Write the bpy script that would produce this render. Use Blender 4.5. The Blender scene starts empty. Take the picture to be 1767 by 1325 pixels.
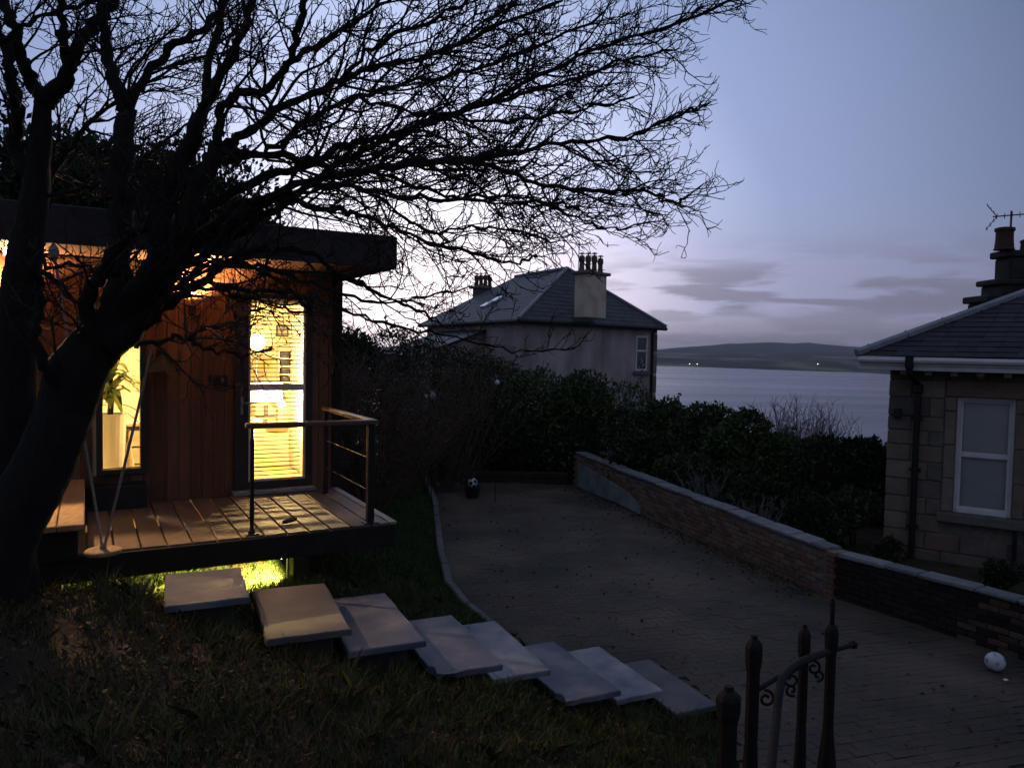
import bpy, math, random
import numpy as np

R = math.radians
rng = np.random.default_rng(7)
random.seed(7)
SC = bpy.context.scene
COL = SC.collection

# ------------------------------------------------------------------ camera
FPX, PW, PH = 1300.0, 1767.0, 1325.0
PITCH, ROLL, EYE = R(2.53), 0.019, 3.3
CAM = np.array([0.0, 0.0, EYE])
_f = np.array([0, math.cos(PITCH), -math.sin(PITCH)])
_r0 = np.array([1.0, 0, 0]); _u0 = np.cross(_r0, _f)
_r = _r0 * math.cos(ROLL) + _u0 * math.sin(ROLL); _u = np.cross(_r, _f)
def ray(px, py): return _f + _r * ((px - PW / 2) / FPX) - _u * ((py - PH / 2) / FPX)
def PY(px, py, Y): d = ray(px, py); return CAM + d * (Y / d[1])          # measured point at a known distance
def PZ(px, py, z): d = ray(px, py); return CAM + d * ((z - EYE) / d[2])  # measured point at a known height
def PL(px, py, o, n):                                                    # measured point on a known wall
    d = ray(px, py); o = np.array(o); n = np.array(n)
    return CAM + d * (np.dot(o - CAM, n) / np.dot(d, n))

cam = bpy.data.cameras.new("camera"); cam.sensor_width = 36.0; cam.lens = 36.0 * FPX / PW
cam.clip_start = 0.05; cam.clip_end = 40000
camo = bpy.data.objects.new("camera", cam); COL.objects.link(camo); SC.camera = camo
from mathutils import Matrix, Vector
mx = Matrix(((_r[0], _u[0], -_f[0], 0), (_r[1], _u[1], -_f[1], 0), (_r[2], _u[2], -_f[2], EYE), (0, 0, 0, 1)))
camo.matrix_world = mx

# ------------------------------------------------------------------ exposure
SC.view_settings.view_transform = 'Standard'; SC.view_settings.look = 'None'
SC.view_settings.exposure = 0.4; SC.view_settings.gamma = 1.0
SC.view_settings.use_curve_mapping = False
SC.cycles.use_denoising = True
SC.cycles.max_bounces = 6; SC.cycles.diffuse_bounces = 3; SC.cycles.glossy_bounces = 3
SC.cycles.transparent_max_bounces = 12; SC.cycles.volume_bounces = 0
SC.cycles.sample_clamp_indirect = 3.0

# ------------------------------------------------------------------ dusk sky (glow where the sun went down, behind the hut)
SUN_AZ, SUN_EL = R(-8.0), R(1.0)                       # azimuth from +Y towards +X
world = bpy.data.worlds.new("World"); SC.world = world; world.use_nodes = True
def build_world():
    nt = world.node_tree; N = nt.nodes; L = nt.links; N.clear()
    def n(t, **k):
        x = N.new(t)
        for a, b in k.items(): setattr(x, a, b)
        return x
    def math_(op, a, b=None, clamp=False):
        x = n('ShaderNodeMath', operation=op, use_clamp=clamp)
        for i, v in enumerate((a, b)):
            if v is None: continue
            if isinstance(v, (int, float)): x.inputs[i].default_value = v
            else: L.new(v, x.inputs[i])
        return x.outputs[0]
    def ramp(fac, stops, interp='EASE'):
        x = n('ShaderNodeValToRGB'); x.color_ramp.interpolation = interp
        e = x.color_ramp.elements
        while len(e) < len(stops): e.new(0.5)
        for q, (p, c) in zip(e, stops):
            q.position = p; q.color = (*c, 1) if len(c) == 3 else c
        L.new(fac, x.inputs[0]); return x.outputs[0]
    def mix(fac, a, b, bt='MIX'):
        x = n('ShaderNodeMix', data_type='RGBA', blend_type=bt)
        for i, v in ((0, fac), (6, a), (7, b)):
            if isinstance(v, (int, float)): x.inputs[i].default_value = v
            elif isinstance(v, tuple): x.inputs[i].default_value = (*v, 1)
            else: L.new(v, x.inputs[i])
        return x.outputs[2]
    tc = n('ShaderNodeTexCoord'); nrm = n('ShaderNodeVectorMath', operation='NORMALIZE'); L.new(tc.outputs['Generated'], nrm.inputs[0])
    sep = n('ShaderNodeSeparateXYZ'); L.new(nrm.outputs[0], sep.inputs[0])
    dot = n('ShaderNodeVectorMath', operation='DOT_PRODUCT'); L.new(nrm.outputs[0], dot.inputs[0])
    dot.inputs[1].default_value = (math.sin(SUN_AZ) * math.cos(SUN_EL), math.cos(SUN_AZ) * math.cos(SUN_EL), math.sin(SUN_EL))
    ang = math_('DIVIDE', math_('ARCCOSINE', math_('MINIMUM', dot.outputs['Value'], 0.99999)), math.pi)     # 0..1 = 0..180 deg
    col = ramp(ang, [(0.0, (1.45, 1.34, 1.38)), (.05, (1.10, 1.10, 1.26)), (.10, (.58, .65, .92)), (.16, (.265, .335, .555)),
                     (.25, (.118, .160, .275)), (.45, (.110, .138, .215)), (1.0, (.105, .120, .18))], 'LINEAR')
    el = math_('MULTIPLY', math_('ARCSINE', sep.outputs[2]), 180 / math.pi / 30.0)          # elevation / 30 deg
    # the lavender / pink belt low over the horizon
    belt = ramp(el, [(0.0, (1, 1, 1)), (.16, (.75,) * 3), (.42, (.18,) * 3), (.8, (0, 0, 0))])
    pink = ramp(ang, [(0.0, (1.8, 1.50, 1.52)), (.07, (.98, .78, .88)), (.13, (.36, .33, .45)), (.25, (.17, .178, .265)), (.45, (.13, .14, .21)), (1, (.10, .11, .16))], 'LINEAR')
    bb = n('ShaderNodeRGBToBW'); L.new(belt, bb.inputs[0])
    col = mix(math_('MULTIPLY', bb.outputs[0], .85), col, pink)
    # banks of grey stratus low on the horizon
    az = math_('ARCTAN2', sep.outputs[0], sep.outputs[1])
    cmb = n('ShaderNodeCombineXYZ')
    L.new(math_('ADD', math_('MULTIPLY', az, 6.0), 3.1), cmb.inputs[0]); L.new(math_('MULTIPLY', el, 19.0), cmb.inputs[1])
    no = n('ShaderNodeTexNoise'); no.inputs['Scale'].default_value = 1.0; no.inputs['Detail'].default_value = 7; no.inputs['Roughness'].default_value = .55
    no.inputs['Distortion'].default_value = .3
    L.new(cmb.outputs[0], no.inputs['Vector'])
    cm = ramp(no.outputs['Fac'], [(.43, (0, 0, 0)), (.55, (1, 1, 1))])
    lim = ramp(el, [(0.0, (.9,) * 3), (.05, (.8,) * 3), (.085, (.6,) * 3), (.12, (1,) * 3), (.19, (.9,) * 3), (.235, (.3,) * 3), (.30, (0,) * 3)])
    hide = ramp(ang, [(.06, (0, 0, 0)), (.11, (1, 1, 1))])
    a1 = mix(1.0, cm, lim, 'MULTIPLY'); a2 = mix(1.0, a1, hide, 'MULTIPLY')
    bw = n('ShaderNodeRGBToBW'); L.new(a2, bw.inputs[0])
    cloudc = ramp(ang, [(0.0, (.42, .38, .45)), (.12, (.205, .195, .265)), (.25, (.125, .128, .185)), (1, (.085, .09, .125))], 'LINEAR')
    # a flat veil right on the horizon
    veil = ramp(el, [(0.0, (.8,) * 3), (.06, (.62,) * 3), (.11, (0,) * 3)])
    bv = n('ShaderNodeRGBToBW'); L.new(mix(1.0, veil, hide, 'MULTIPLY'), bv.inputs[0])
    veilc = ramp(ang, [(0.0, (.5, .42, .52)), (.10, (.30, .265, .37)), (.25, (.17, .165, .255)), (1, (.085, .09, .125))], 'LINEAR')
    col = mix(bv.outputs[0], col, veilc)
    col = mix(math_('MULTIPLY', bw.outputs[0], .82), col, cloudc)
    bg = n('ShaderNodeBackground'); L.new(col, bg.inputs[0]); bg.inputs[1].default_value = 0.95
    sky = n('ShaderNodeTexSky'); sky.sky_type = 'NISHITA'; sky.sun_disc = False
    sky.sun_elevation = R(-4.0); sky.sun_rotation = SUN_AZ; sky.ozone_density = 4.0; sky.dust_density = .6
    bg2 = n('ShaderNodeBackground'); L.new(sky.outputs[0], bg2.inputs[0]); bg2.inputs[1].default_value = 0.05
    add = n('ShaderNodeAddShader'); L.new(bg.outputs[0], add.inputs[0]); L.new(bg2.outputs[0], add.inputs[1])
    out = n('ShaderNodeOutputWorld'); L.new(add.outputs[0], out.inputs[0])
build_world()
def lamp(name, kind, loc, energy, color, **k):
    l = bpy.data.lights.new(name, kind); l.energy = energy; l.color = color
    for a, b in k.items(): setattr(l, a, b)
    o = bpy.data.objects.new(name, l); COL.objects.link(o); o.location = loc; return o
sun = lamp("afterglow_sun", 'SUN', (0, 0, 30), 0.03, (1.0, .80, .70), angle=R(25))
_sd = Vector((math.sin(SUN_AZ), math.cos(SUN_AZ), math.tan(R(4))))
sun.rotation_euler = _sd.to_track_quat('Z', 'Y').to_euler()

# ------------------------------------------------------------------ materials
MATS = {}
def mat(name, c1, c2=None, rough=.8, scale=6.0, bump=.0, bscale=None, metal=0.0, stretch=(1, 1, 1), detail=5, lo=.35, hi=.65, spec=.3, c3=None, emit=None):
    if name in MATS: return MATS[name]
    m = bpy.data.materials.new(name); m.use_nodes = True; MATS[name] = m
    nt = m.node_tree; N = nt.nodes; L = nt.links
    b = N['Principled BSDF']; b.inputs['Roughness'].default_value = rough; b.inputs['Metallic'].default_value = metal
    b.inputs['Specular IOR Level'].default_value = spec
    if emit:
        b.inputs['Emission Color'].default_value = (*emit[0], 1); b.inputs['Emission Strength'].default_value = emit[1]
    c2 = c2 or tuple(v * .75 for v in c1)
    g = N.new('ShaderNodeNewGeometry'); mp = N.new('ShaderNodeMapping'); mp.inputs['Scale'].default_value = stretch
    L.new(g.outputs['Position'], mp.inputs[0])
    n = N.new('ShaderNodeTexNoise'); n.inputs['Scale'].default_value = scale; n.inputs['Detail'].default_value = detail
    L.new(mp.outputs[0], n.inputs['Vector'])
    cr = N.new('ShaderNodeValToRGB'); e = cr.color_ramp.elements
    e[0].position = lo; e[0].color = (*c1, 1); e[1].position = hi; e[1].color = (*c2, 1)
    if c3: q = e.new((lo + hi) / 2); q.color = (*c3, 1)
    L.new(n.outputs['Fac'], cr.inputs[0]); L.new(cr.outputs[0], b.inputs['Base Color'])
    if bump:
        n2 = N.new('ShaderNodeTexNoise'); n2.inputs['Scale'].default_value = bscale or scale * 4; n2.inputs['Detail'].default_value = 6
        L.new(mp.outputs[0], n2.inputs['Vector'])
        bp = N.new('ShaderNodeBump'); bp.inputs['Strength'].default_value = bump; bp.inputs['Distance'].default_value = .02
        L.new(n2.outputs['Fac'], bp.inputs['Height']); L.new(bp.outputs[0], b.inputs['Normal'])
    return m
def variants(name, cols, **k): return [mat(f"{name}_{i}", c, **k) for i, c in enumerate(cols)]
def glow(name, c, s):
    m = bpy.data.materials.new(name); m.use_nodes = True; N = m.node_tree.nodes; b = N['Principled BSDF']
    b.inputs['Base Color'].default_value = (*[min(1, v) for v in c], 1)
    b.inputs['Emission Color'].default_value = (*c, 1); b.inputs['Emission Strength'].default_value = s; return m
def glass(name, tint=(1, 1, 1), refl=.12):
    m = bpy.data.materials.new(name); m.use_nodes = True; nt = m.node_tree; N = nt.nodes; L = nt.links; N.clear()
    t = N.new('ShaderNodeBsdfTransparent'); t.inputs[0].default_value = (*tint, 1)
    g = N.new('ShaderNodeBsdfGlossy'); g.inputs['Roughness'].default_value = .02
    fr = N.new('ShaderNodeFresnel'); fr.inputs[0].default_value = 1.5
    x = N.new('ShaderNodeMixShader'); L.new(fr.outputs[0], x.inputs[0]); L.new(t.outputs[0], x.inputs[1]); L.new(g.outputs[0], x.inputs[2])
    o = N.new('ShaderNodeOutputMaterial'); L.new(x.outputs[0], o.inputs[0]); return m

bark = mat('bark', (.017, .0145, .0125), (.009, .008, .007), .9, 18, .8, 40, stretch=(1, 1, .35))
mossy_bark = bark
twigm = mat('twig', (.030, .025, .024), (.020, .017, .017), .85, 9)
cladding = variants('cladding', [(.225, .104, .050), (.18, .078, .037), (.26, .128, .064), (.15, .066, .032)], rough=.65, scale=3.5, bump=.25, bscale=40, stretch=(6, 6, .5))
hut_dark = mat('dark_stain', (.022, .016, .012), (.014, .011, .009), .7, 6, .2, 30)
fasciam = mat('fascia_stain', (.050, .046, .048), (.034, .031, .033), .75, 5, .15, 25)
soffitm = mat('soffit_board', (.17, .085, .042), (.12, .06, .03), .7, 4, .15, 20)
deckm = variants('deck_board', [(.175, .128, .098), (.145, .105, .080), (.205, .152, .115), (.16, .118, .092)], rough=.55, scale=5, bump=.25, bscale=45, stretch=(3, 3, 3))
benchm = mat('bench_oak', (.42, .29, .15), (.27, .17, .08), .6, 7, .3, 30, stretch=(4, 1, 4))
railm = mat('rail_oak', (.17, .10, .07), (.11, .07, .05), .5, 8, .15, 40)
metal_dk = mat('dark_metal', (.03, .03, .032), (.02, .02, .022), .45, 20, .1, 60, metal=.4)
steel = mat('steel', (.45, .45, .46), (.35, .35, .36), .35, 20, metal=.9)
concrete = [mat(f'slab_{i}', a, b, .6, 2.4, .25, 70, lo=.36, hi=.64, c3=c, detail=8) for i, (a, b, c) in enumerate([((.14, .118, .112), (.07, .072, .086), (.105, .098, .10)), ((.075, .096, .145), (.20, .195, .205), (.11, .124, .16)), ((.34, .345, .355), (.10, .125, .175), (.22, .23, .25)), ((.20, .20, .21), (.08, .10, .145), (.14, .15, .17))])]
soilm = mat('soil', (.072, .042, .028), (.034, .024, .017), .95, 3.0, .9, 18, c3=(.048, .040, .021))
grassm = variants('grass_blade', [(.060, .098, .026), (.040, .065, .018), (.090, .115, .034), (.12, .10, .045), (.15, .10, .06)], rough=.7, scale=2)
tussm = variants('tussock_blade', [(.10, .125, .04), (.15, .13, .06), (.075, .10, .03)], rough=.75, scale=2)
lawnm = variants('lawn_blade', [(.060, .120, .034), (.046, .100, .026), (.080, .135, .042)], rough=.8, scale=2)
leafm = variants('leaf', [(.068, .118, .036), (.090, .140, .046), (.048, .085, .034), (.12, .135, .050)], rough=.8, scale=3)
dkleaf = variants('dark_leaf', [(.030, .052, .024), (.040, .066, .028), (.022, .038, .020), (.055, .06, .03)], rough=.8, scale=3)
brownleaf = variants('brown_leaf', [(.085, .050, .030), (.060, .038, .024), (.13, .085, .05)], rough=.8, scale=3)
paving = [mat(f'block_{i}', a, b, .8, .7, .3, 60, lo=.32, hi=.66, c3=c, detail=9) for i, (a, b, c) in enumerate([((.135, .102, .072), (.046, .040, .032), (.090, .068, .050)), ((.122, .097, .071), (.042, .042, .030), (.080, .066, .050)), ((.148, .102, .072), (.050, .041, .032), (.098, .069, .051)), ((.128, .100, .074), (.045, .041, .031), (.084, .067, .052))])]
jointm = mat('joint_sand', (.085, .070, .058), (.052, .046, .040), .95, 4)
kerbm = variants('kerb', [(.17, .165, .155), (.135, .13, .13)], rough=.8, scale=5, bump=.3)
brickm = variants('brick', [(.26, .145, .098), (.215, .12, .085), (.30, .185, .13), (.18, .115, .09), (.28, .205, .155)], rough=.85, scale=12, bump=.35, bscale=50)
dullm = variants('dull_brick', [(.105, .064, .048), (.080, .052, .044), (.14, .085, .062), (.12, .10, .085)], rough=.9, scale=10, bump=.35)
darkm = variants('dark_brick', [(.030, .024, .022), (.022, .019, .018), (.040, .028, .024)], rough=.9, scale=10, bump=.35)
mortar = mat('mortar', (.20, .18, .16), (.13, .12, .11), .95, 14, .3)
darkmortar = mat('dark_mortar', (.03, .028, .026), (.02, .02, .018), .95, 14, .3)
copem = variants('coping', [(.22, .215, .22), (.17, .17, .178), (.26, .255, .26)], rough=.85, scale=6, bump=.4, bscale=30)
renderm = mat('cement_render', (.30, .33, .33), (.19, .215, .215), .9, 3, .3, 40)
stonem = variants('sandstone', [(.23, .178, .142), (.19, .157, .132), (.27, .215, .17), (.215, .145, .115), (.175, .157, .145), (.35, .32, .28), (.125, .112, .108)], rough=.9, scale=5, bump=.45, bscale=26)
harl = mat('grey_harling', (.54, .465, .45), (.28, .24, .235), .95, 1.0, .6, 26, lo=.36, hi=.66, stretch=(1, 1, .45), detail=9)
slatem = variants('slate', [(.070, .074, .085), (.058, .061, .072), (.082, .085, .095)], rough=.55, scale=3, bump=.15)
leadm = mat('lead', (.32, .33, .36), (.24, .25, .28), .5, 6, .1)
whitep = mat('white_paint', (.78, .78, .78), (.68, .68, .68), .45, 4)
creamr = mat('cream_render', (.74, .64, .50), (.46, .39, .30), .9, 1.5, .3, 30, lo=.42, hi=.75, detail=9)
potm = mat('chimney_clay', (.20, .14, .11), (.12, .09, .075), .85, 6)
redpot = mat('red_clay', (.10, .048, .036), (.06, .032, .026), .85, 6)
iron = mat('black_iron', (.012, .012, .013), (.016, .015, .015), .75, 14, .3, 50, metal=.3)
greyiron = mat('dull_iron', (.020, .021, .024), (.013, .013, .016), .85, 14, .2, 50, metal=0)
ropem = mat('rope', (.34, .32, .30), (.24, .22, .2), .9, 60)
blindm = mat('blind_slat', (.055, .036, .02), (.045, .03, .016), .6, 5)
framem = mat('door_frame', (.050, .042, .038), (.035, .030, .028), .5, 6)
inwall = mat('plaster_wall', (.80, .68, .38), (.76, .64, .35), .9, 2)
incream = mat('cream_board', (.80, .66, .50), (.74, .60, .45), .7, 2)
infloor = mat('oak_floor', (.70, .58, .22), (.62, .50, .18), .5, 3, stretch=(1, 8, 1))
black = mat('matt_black', (.02, .02, .02), (.03, .03, .03), .6, 8)
whitem = mat('white_laminate', (.8, .78, .74), (.74, .72, .68), .5, 4)
plantm = variants('palm_leaf', [(.22, .30, .07), (.17, .24, .05), (.27, .32, .08)], rough=.5, scale=4)
sleeperm = mat('sleeper', (.05, .04, .032), (.03, .025, .02), .9, 5, .4)
fencem = mat('grey_fence', (.12, .14, .15), (.08, .095, .105), .85, 4, .2)
winglass = glass('window_glass', (.96, .97, .96))
skyglass = mat('far_glass', (.03, .035, .045), (.02, .025, .03), .04, 3, spec=.8)
blindw = mat('roller_blind', (.78, .79, .80), (.72, .73, .75), .8, 2)

# ------------------------------------------------------------------ mesh helpers
class MB:
    def __init__(s): s.v = []; s.f = []; s.m = []
    def add(s, vs, fs, mi=0):
        b = len(s.v); s.v += [tuple(p) for p in vs]; s.f += [tuple(i + b for i in f) for f in fs]; s.m += [mi] * len(fs)
    def box(s, c, d, mi=0, rz=0.0, ch=0.0, tilt=None):
        """box with chamfered edges: centre c, full size d"""
        h = [q / 2 for q in d]
        if ch <= 0:
            vs = [(x * h[0], y * h[1], z * h[2]) for z in (-1, 1) for y in (-1, 1) for x in (-1, 1)]
            fs = [(0, 2, 3, 1), (4, 5, 7, 6), (0, 1, 5, 4), (2, 6, 7, 3), (0, 4, 6, 2), (1, 3, 7, 5)]
        else:
            ch = min(ch, min(h) * .6); vs = []; ix = {}
            for sx in (-1, 1):
                for sy in (-1, 1):
                    for sz in (-1, 1):
                        s3 = (sx, sy, sz)
                        for a in range(3):
                            p = [s3[k] * (h[k] - (0 if k == a else ch)) for k in range(3)]
                            ix[(s3, a)] = len(vs); vs.append(tuple(p))
            fs = []
            for a in range(3):
                b, c_ = (a + 1) % 3, (a + 2) % 3
                for sg in (-1, 1):
                    q = []
                    for t, w in ((-1, -1), (1, -1), (1, 1), (-1, 1)):
                        k = [0, 0, 0]; k[a] = sg; k[b] = t; k[c_] = w; q.append(ix[(tuple(k), a)])
                    fs.append(tuple(q) if sg > 0 else tuple(q[::-1]))
                # edges along axis a
                for t in (-1, 1):
                    for w in (-1, 1):
                        k0 = [0, 0, 0]; k0[a] = -1; k0[b] = t; k0[c_] = w; k1 = list(k0); k1[a] = 1
                        q = [ix[(tuple(k0), b)], ix[(tuple(k1), b)], ix[(tuple(k1), c_)], ix[(tuple(k0), c_)]]
                        fs.append(tuple(q) if t * w < 0 else tuple(q[::-1]))
            for sx in (-1, 1):
                for sy in (-1, 1):
                    for sz in (-1, 1):
                        q = [ix[((sx, sy, sz), a)] for a in range(3)]
                        fs.append(tuple(q) if sx * sy * sz > 0 else tuple(q[::-1]))
        if tilt is not None: vs = [tuple(tilt @ Vector(p)) for p in vs]
        cr, sr = math.cos(rz), math.sin(rz)
        vs = [(c[0] + x * cr - y * sr, c[1] + x * sr + y * cr, c[2] + z) for x, y, z in vs]
        s.add(vs, fs, mi); return s
    def tube(s, pts, rad, n=8, mi=0, cap=True):
        pts = [np.array(p, float) for p in pts]; k = len(pts)
        if not hasattr(rad, '__len__'): rad = [rad] * k
        b = len(s.v); up = None
        for i in range(k):
            t = pts[min(i + 1, k - 1)] - pts[max(i - 1, 0)]; L = np.linalg.norm(t); t = t / (L if L > 1e-9 else 1)
            if up is None:
                a = np.array([0, 0, 1.0]) if abs(t[2]) < .9 else np.array([1.0, 0, 0]); up = a
            e1 = up - t * np.dot(up, t); l1 = np.linalg.norm(e1)
            if l1 < 1e-6: e1 = np.cross(t, [0.3, 0.8, 0.5]); l1 = np.linalg.norm(e1)
            e1 /= l1; up = e1; e2 = np.cross(t, e1)
            for j in range(n):
                a = 2 * math.pi * j / n; s.v.append(tuple(pts[i] + (e1 * math.cos(a) + e2 * math.sin(a)) * rad[i]))
        for i in range(k - 1):
            for j in range(n):
                s.f.append((b + i * n + j, b + i * n + (j + 1) % n, b + (i + 1) * n + (j + 1) % n, b + (i + 1) * n + j)); s.m.append(mi)
        if cap:
            s.f.append(tuple(b + j for j in range(n))[::-1]); s.m.append(mi)
            s.f.append(tuple(b + (k - 1) * n + j for j in range(n))); s.m.append(mi)
        return s
    def lathe(s, prof, n=16, c=(0, 0, 0), mi=0):
        b = len(s.v); k = len(prof)
        for r_, z in prof:
            for j in range(n):
                a = 2 * math.pi * j / n; s.v.append((c[0] + r_ * math.cos(a), c[1] + r_ * math.sin(a), c[2] + z))
        for i in range(k - 1):
            for j in range(n):
                s.f.append((b + i * n + j, b + i * n + (j + 1) % n, b + (i + 1) * n + (j + 1) % n, b + (i + 1) * n + j)); s.m.append(mi)
        s.f.append(tuple(b + j for j in range(n))[::-1]); s.m.append(mi)
        s.f.append(tuple(b + (k - 1) * n + j for j in range(n))); s.m.append(mi)
        return s
    def mesh(s, name, mats, smooth=False):
        me = bpy.data.meshes.new(name); me.from_pydata(s.v, [], s.f)
        for m in (mats if isinstance(mats, (list, tuple)) else [mats]): me.materials.append(m)
        me.polygons.foreach_set('material_index', s.m)
        if smooth: me.polygons.foreach_set('use_smooth', [True] * len(s.f))
        me.update(); return me
    def obj(s, name, mats, parent=None, smooth=False, loc=None, **k):
        return link(name, s.mesh(name, mats, smooth), parent, loc, **k)
def link(name, me, parent=None, loc=None, rz=0, kind=None, label=None):
    o = bpy.data.objects.new(name, me); COL.objects.link(o)
    if parent: o.parent = parent
    if loc is not None: o.location = loc
    if rz: o.rotation_euler[2] = rz
    if kind: o['kind'] = kind
    if label: o['label'] = label
    return o
def tag(o, label, cat, group=None):
    o['label'] = label; o['category'] = cat
    if group: o['group'] = group
    return o
def thing(name, label, cat, loc=(0, 0, 0), rz=0, group=None):
    o = bpy.data.objects.new(name, None); COL.objects.link(o); o.location = tuple(float(q) for q in loc); o.rotation_euler[2] = rz
    o.empty_display_size = .2
    return tag(o, label, cat, group)
def np_mesh(name, V, F, mi, mats):
    """V (n,3) F (m,k) all faces k-gons"""
    me = bpy.data.meshes.new(name); m, k = F.shape
    me.vertices.add(len(V)); me.vertices.foreach_set('co', np.ascontiguousarray(V, dtype=np.float32).ravel())
    me.loops.add(m * k); me.loops.foreach_set('vertex_index', np.ascontiguousarray(F, dtype=np.int32).ravel())
    me.polygons.add(m); me.polygons.foreach_set('loop_start', np.arange(0, m * k, k, dtype=np.int32))
    for q in mats: me.materials.append(q)
    me.polygons.foreach_set('material_index', np.ascontiguousarray(mi, dtype=np.int32))
    me.update(calc_edges=True); me.validate(); return me
def leaf_mesh(name, P, D, size, mats, aspect=.5, seed=0):
    """kite-shaped folded leaves at P pointing along D"""
    g = np.random.default_rng(seed); n = len(P)
    D = D / np.maximum(np.linalg.norm(D, axis=1, keepdims=True), 1e-6)
    q = g.normal(size=(n, 3)); S = np.cross(D, q); S /= np.maximum(np.linalg.norm(S, axis=1, keepdims=True), 1e-6)
    Nn = np.cross(S, D); sz = (size * g.uniform(.6, 1.35, n))[:, None]
    V = np.stack([P, P + D * sz * .5 + S * sz * aspect * .5 + Nn * sz * .1, P + D * sz, P + D * sz * .5 - S * sz * aspect * .5 + Nn * sz * .1], 1).reshape(-1, 3)
    F = np.arange(n * 4).reshape(n, 4)
    return np_mesh(name, V, F, g.integers(0, len(mats), n), mats)
def vnoise(x, y, s, seed=0):
    x = np.asarray(x, float) / s; y = np.asarray(y, float) / s
    xi = np.floor(x).astype(int); yi = np.floor(y).astype(int); fx = x - xi; fy = y - yi
    fx = fx * fx * (3 - 2 * fx); fy = fy * fy * (3 - 2 * fy)
    def h(a, b):
        k = (a * 374761393 + b * 668265263 + seed * 1442695041) & 0x7fffffff
        k = ((k ^ (k >> 13)) * 1274126177) & 0x7fffffff
        return ((k ^ (k >> 16)) & 0xffff) / 65535.0
    return (h(xi, yi) * (1 - fx) + h(xi + 1, yi) * fx) * (1 - fy) + (h(xi, yi + 1) * (1 - fx) + h(xi + 1, yi + 1) * fx) * fy

# ------------------------------------------------------------------ terrain
EDGE = np.array([(-3.6, 30), (-2.35, 20.0), (-1.6, 15.93), (-1.09, 11.89), (-.81, 10.16), (-.5, 9.3), (-.05, 8.4), (.45, 7.55), (1.0, 7.75), (1.65, 7.75), (2.0, 6.85),
                 (1.85, 5.6), (2.05, 4.3), (2.5, 2.5), (2.8, 0)])        # kerb: lawn on the left, driveway on the right
STEPS = [((415, 978), (431, 1030), .58, .72), ((560, 1005), (606, 1085), .60, 1.17), ((665, 1022), (735, 1105), .60, 1.2), ((780, 1060), (868, 1145), .56, 1.2), ((855, 1070), (950, 1155), .52, 1.2),
     ((955, 1105), (1072, 1190), .54, 1.17), ((1033, 1114), (1145, 1190), .50, 1.12), ((1120, 1136), (1240, 1215), .48, 1.15)]
def step_frame(i):
    a, b, w, L = STEPS[i]; z = 1.42 - .19 * i; A = PZ(*a, z); B = PZ(*b, z); d = (B - A)[:2]; ll = np.linalg.norm(d); an = math.atan2(d[1], d[0]) + math.pi / 2
    ex = np.array([math.cos(an), math.sin(an)]); return ((A + B) / 2)[:2] - ex * w / 2, an, w, ll, z
def edge_dist(x, y):
    x = np.asarray(x, float); y = np.asarray(y, float); best = np.full(x.shape, 1e9); sgn = np.ones(x.shape)
    for (ax, ay), (bx, by) in zip(EDGE[:-1], EDGE[1:]):
        dx, dy = bx - ax, by - ay; t = np.clip(((x - ax) * dx + (y - ay) * dy) / (dx * dx + dy * dy), 0, 1)
        d = np.hypot(x - ax - t * dx, y - ay - t * dy); cr = dx * (y - ay) - dy * (x - ax)
        better = d < best - 1e-9; best = np.where(better, d, best); sgn = np.where(better, np.sign(cr), sgn)
    # winding down the list (decreasing y): driveway is on the left-hand side of travel (positive cross)
    return best, sgn
def ground_z(x, y):
    x = np.asarray(x, float); y = np.asarray(y, float)
    d, s = edge_dist(x, y); drive = s > 0
    u = .95 * x + .31 * y
    bank = np.clip(1.27 - .316 * (u + .45), -5, 1.75)
    lawn = .02 + .62 * np.power(np.maximum(d, 0), .9)
    k = .12
    h = np.clip(.5 + .5 * (lawn - bank) / k, 0, 1); z = lawn * (1 - h) + bank * h - k * h * (1 - h)
    z = z + (vnoise(x, y, .55, 1) - .5) * .22 * np.clip(d * 2, 0, 1) + (vnoise(x, y, .16, 2) - .5) * .07 * np.clip(d * 3, 0, 1)
    hutx = (x + 2.1) * .870 + (y - 9.1) * .492; huty = -(x + 2.1) * .492 + (y - 9.1) * .870
    under = np.clip((.3 - np.maximum(np.maximum(hutx - .2, -5.6 - hutx), np.maximum(-2.45 - huty, huty - 3.6))) / .3, 0, 1)
    z = np.where(under > 0, np.minimum(z, 1.08 + (1 - under) * .4), z)
    for i in range(8):
        c, an, w, ll, zs = step_frame(i); dx, dy = x - c[0], y - c[1]; a = dx * math.cos(an) + dy * math.sin(an); b = -dx * math.sin(an) + dy * math.cos(an)
        q = np.clip(1 - np.maximum(np.maximum(np.abs(a) - w / 2 - .05, np.abs(b) - ll / 2 - .05), 0) / .22, 0, 1); z = np.where(q > 0, np.minimum(z, zs - .13 + (1 - q) * .25), z)
    far = np.maximum(y - 21, 0)
    z = np.where(drive, -.05, z)
    z = z - np.where(y > 21, np.minimum(far * .10, 48), 0) - np.where(y > 45, np.minimum((y - 45) * .2, 40), 0)
    return np.maximum(z, -60)
def gz(x, y): return float(ground_z(np.array([x]), np.array([y]))[0])
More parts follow.
